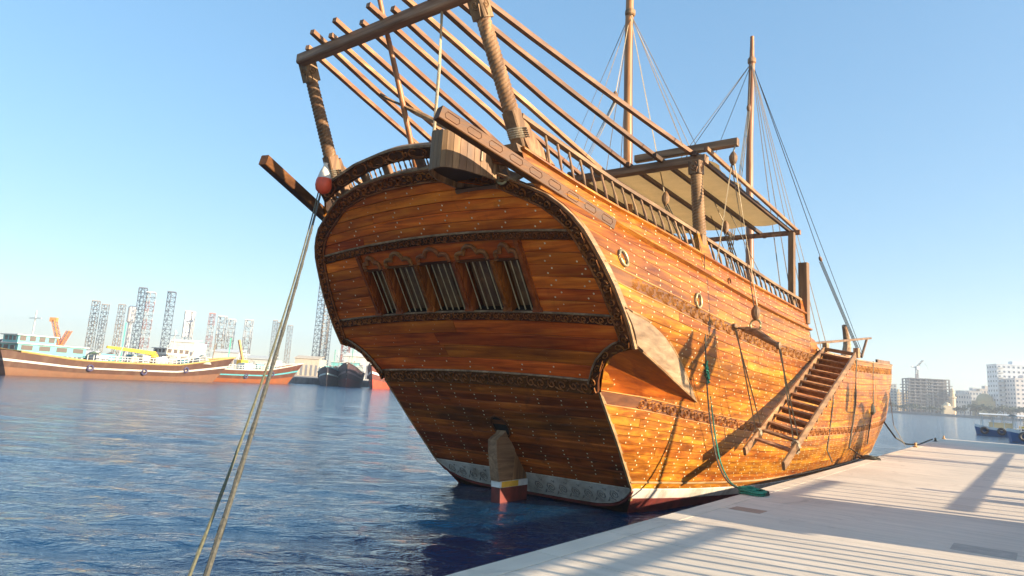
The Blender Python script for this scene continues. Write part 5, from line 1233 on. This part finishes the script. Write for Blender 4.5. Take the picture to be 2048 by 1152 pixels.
# trees along the far promenade
MLEAF = plain('far_foliage', (.055, .075, .040), .8, 0, .5, 1.2, .3); MTRUNK = plain('far_trunk', (.13, .09, .06), .9, 0, .3, 2)
def crown_mesh(seed, n=260):
    rr_ = random.Random(seed); m = MB()
    lob = [(v3(rr_.uniform(-1.6, 1.6), rr_.uniform(-1.4, 1.4), rr_.uniform(3.2, 5.2)), rr_.uniform(.9, 1.6)) for _ in range(7)]
    for _ in range(n):
        c, r = rr_.choice(lob); d = nrm(v3(rr_.gauss(0, 1), rr_.gauss(0, 1), rr_.gauss(0, .8))); p_ = c + d * r * rr_.uniform(.55, 1.05)
        x, y, _d = frame(d + v3(rr_.uniform(-.5, .5), rr_.uniform(-.5, .5), rr_.uniform(-.3, .6))); s_ = rr_.uniform(.22, .5)
        m.add([p_ - x * s_, p_ + y * s_ * .6, p_ + x * s_, p_ - y * s_ * .6], [(0, 1, 2, 3)])
    e = mesh('crown', m, ang=None); e.materials.append(MLEAF); return e
crowns = [crown_mesh(k) for k in range(4)]; trm = mesh('trunk', MB().tube([(0, 0, -.2), (.1, 0, 1.6), (.05, .1, 3.6)], [.24, .17, .1], 7)); trm.materials.append(MTRUNK)
ORD = ('first second third fourth fifth sixth seventh eighth ninth tenth eleventh twelfth thirteenth fourteenth fifteenth sixteenth seventeenth eighteenth nineteenth twentieth '
       'twenty-first twenty-second twenty-third twenty-fourth twenty-fifth twenty-sixth twenty-seventh twenty-eighth twenty-ninth thirtieth thirty-first thirty-second thirty-third thirty-fourth').split(); NT = 0
for k in range(34):
    px = 1748 + k * 9.2 + random.uniform(-2, 2)
    if 1893 < px < 1908: continue
    dp = float(np.interp(px, [1748, 2060], [452, 392])) + random.uniform(4, 12); q = at(px, 824 + (px - 1758) * .061, dp)
    where = ('behind the bow rope', 'below the pale apartment block', 'below the golden blocks', 'below the unfinished building', 'below the unfinished building', 'left of the small pavilion', 'right of the minaret', 'below the low white building', 'below the golden dome', 'below the white tower', 'at the right edge')[min(10, k * 11 // 34)]
    NT += 1; t = cthing('promenade_tree', 'dark green promenade tree across the creek, %s in the row counting from the bow' % ORD[NT - 1], 'tree', (q[0], dp, 1.1), random.uniform(0, 6), 'trees along the far promenade')
    sc_ = random.uniform(.8, 1.25) * (1 if px > 1900 else .8); t.scale = (sc_ * 1.2, sc_ * 1.2, sc_)
    for me_, nm in ((trm, 'trunk'), (crowns[k % 4], 'crown')): place(nm, me_, t, (0, 0, 0))
# water taxis
def taxi(px, py, rz, label, L=5.4, B=2.1):
    q = onz(px, py, 0); t = cthing('water_taxi', label, 'boat', (q[0], q[1], 0), rz, 'blue water taxis off the pier end'); blu = paint((.01, .10, .27), dirt=.1); wht = paint((.66, .68, .68), dirt=.1); rows = []; r2_ = []
    for u in np.linspace(0, 1, 13):
        y = -L / 2 + L * u; b = B / 2 * float(hermite([0, .15, .5, .85, 1], [.5, .85, 1, .85, .35], u)); sh_ = .62 + .30 * (2 * u - 1) ** 2
        rows.append([v3(-b * .75, y * .93, -.3), v3(-b, y, sh_), v3(b, y, sh_), v3(b * .75, y * .93, -.3)]); r2_.append([v3(-b - .02, y, sh_), v3(-b - .03, y, sh_ + .28), v3(b + .03, y, sh_ + .28), v3(b + .02, y, sh_)])
    m = MB().loft(rows); m.add(rows[0], [(0, 1, 2, 3)]); m.add(rows[-1], [(3, 2, 1, 0)]); part('hull', m, blu, t); part('gunwale', MB().loft(r2_, True, True), wht, t); part('boot_line', MB().tube([r[0] + v3(0, 0, .3) for r in rows], .07, 5), paint((.04, .03, .03)), t)
    part('engine_box', MB().box((0, .2, 1.15), (.9, 2.2, .7)), paint((.62, .5, .3)), t); part('bench', MB().box((0, -1.8, 1.1), (1.6, .5, .3)), paint((.7, .5, .08)), t)
    for sg in (1, -1):
        for k in range(5): part('canopy_post', MB().tube([(sg * B * .42, -2.0 + k * 1.0, .8), (sg * B * .42, -2.0 + k * 1.0, 2.30)], .045, 6), wht, t)
        for k in (-1.6, 0.3, 1.9): part('tyre', torus((sg * (B / 2 + .06), k, .55), (1, 0, 0), .30, .13, 16), paint((.03, .03, .035), dirt=0), t)
        part('name_board', MB().box((sg * (B / 2 + .03), -.7, .78), (.05, .7, .26)), paint((.8, .55, .05), dirt=0), t)
    part('canopy', MB().loft([[v3(x, y, 2.36 + .12 * (1 - (x / 1.1) ** 2)) for x in np.linspace(-1.1, 1.1, 7)] for y in np.linspace(-2.3, 2.3, 4)]), wht, t); part('canopy_edge', MB().tube([(-1.1, -2.3, 2.32), (1.1, -2.3, 2.32), (1.1, 2.3, 2.32), (-1.1, 2.3, 2.32)], .06, 5, closed=True), wht, t)
    part('bow_fender', MB().lathe((0, -L / 2 - .1, .1), (0, 0, 1), [(.3, 0), (.42, .2), (.42, .7), (.25, .95)], 10), paint((.25, .03, .06)), t)
taxi(2008, 873, R_(60), 'blue and white canopied water taxi with tyre fenders off the pier end'); taxi(2088, 888, R_(72), 'second blue water taxi cut off by the right edge')

# ------------------------------------------------------------------ haze over the harbour
hz = MB().box((0, 470, 34), (2600, 1660, 74)); hm = bpy.data.materials.new('haze_air'); hm.use_nodes = True; nt = hm.node_tree
for n in list(nt.nodes):
    if n.type != 'OUTPUT_MATERIAL': nt.nodes.remove(n)
pv = nt.nodes.new('ShaderNodeVolumePrincipled'); pv.inputs['Color'].default_value = (.86, .92, 1, 1); pv.inputs['Density'].default_value = .0006; pv.inputs['Anisotropy'].default_value = .5
nt.links.new(pv.outputs[0], [n for n in nt.nodes if n.type == 'OUTPUT_MATERIAL'][0].inputs['Volume'])
HAZE = structure('haze', hz, hm, ang=None, kind='stuff')
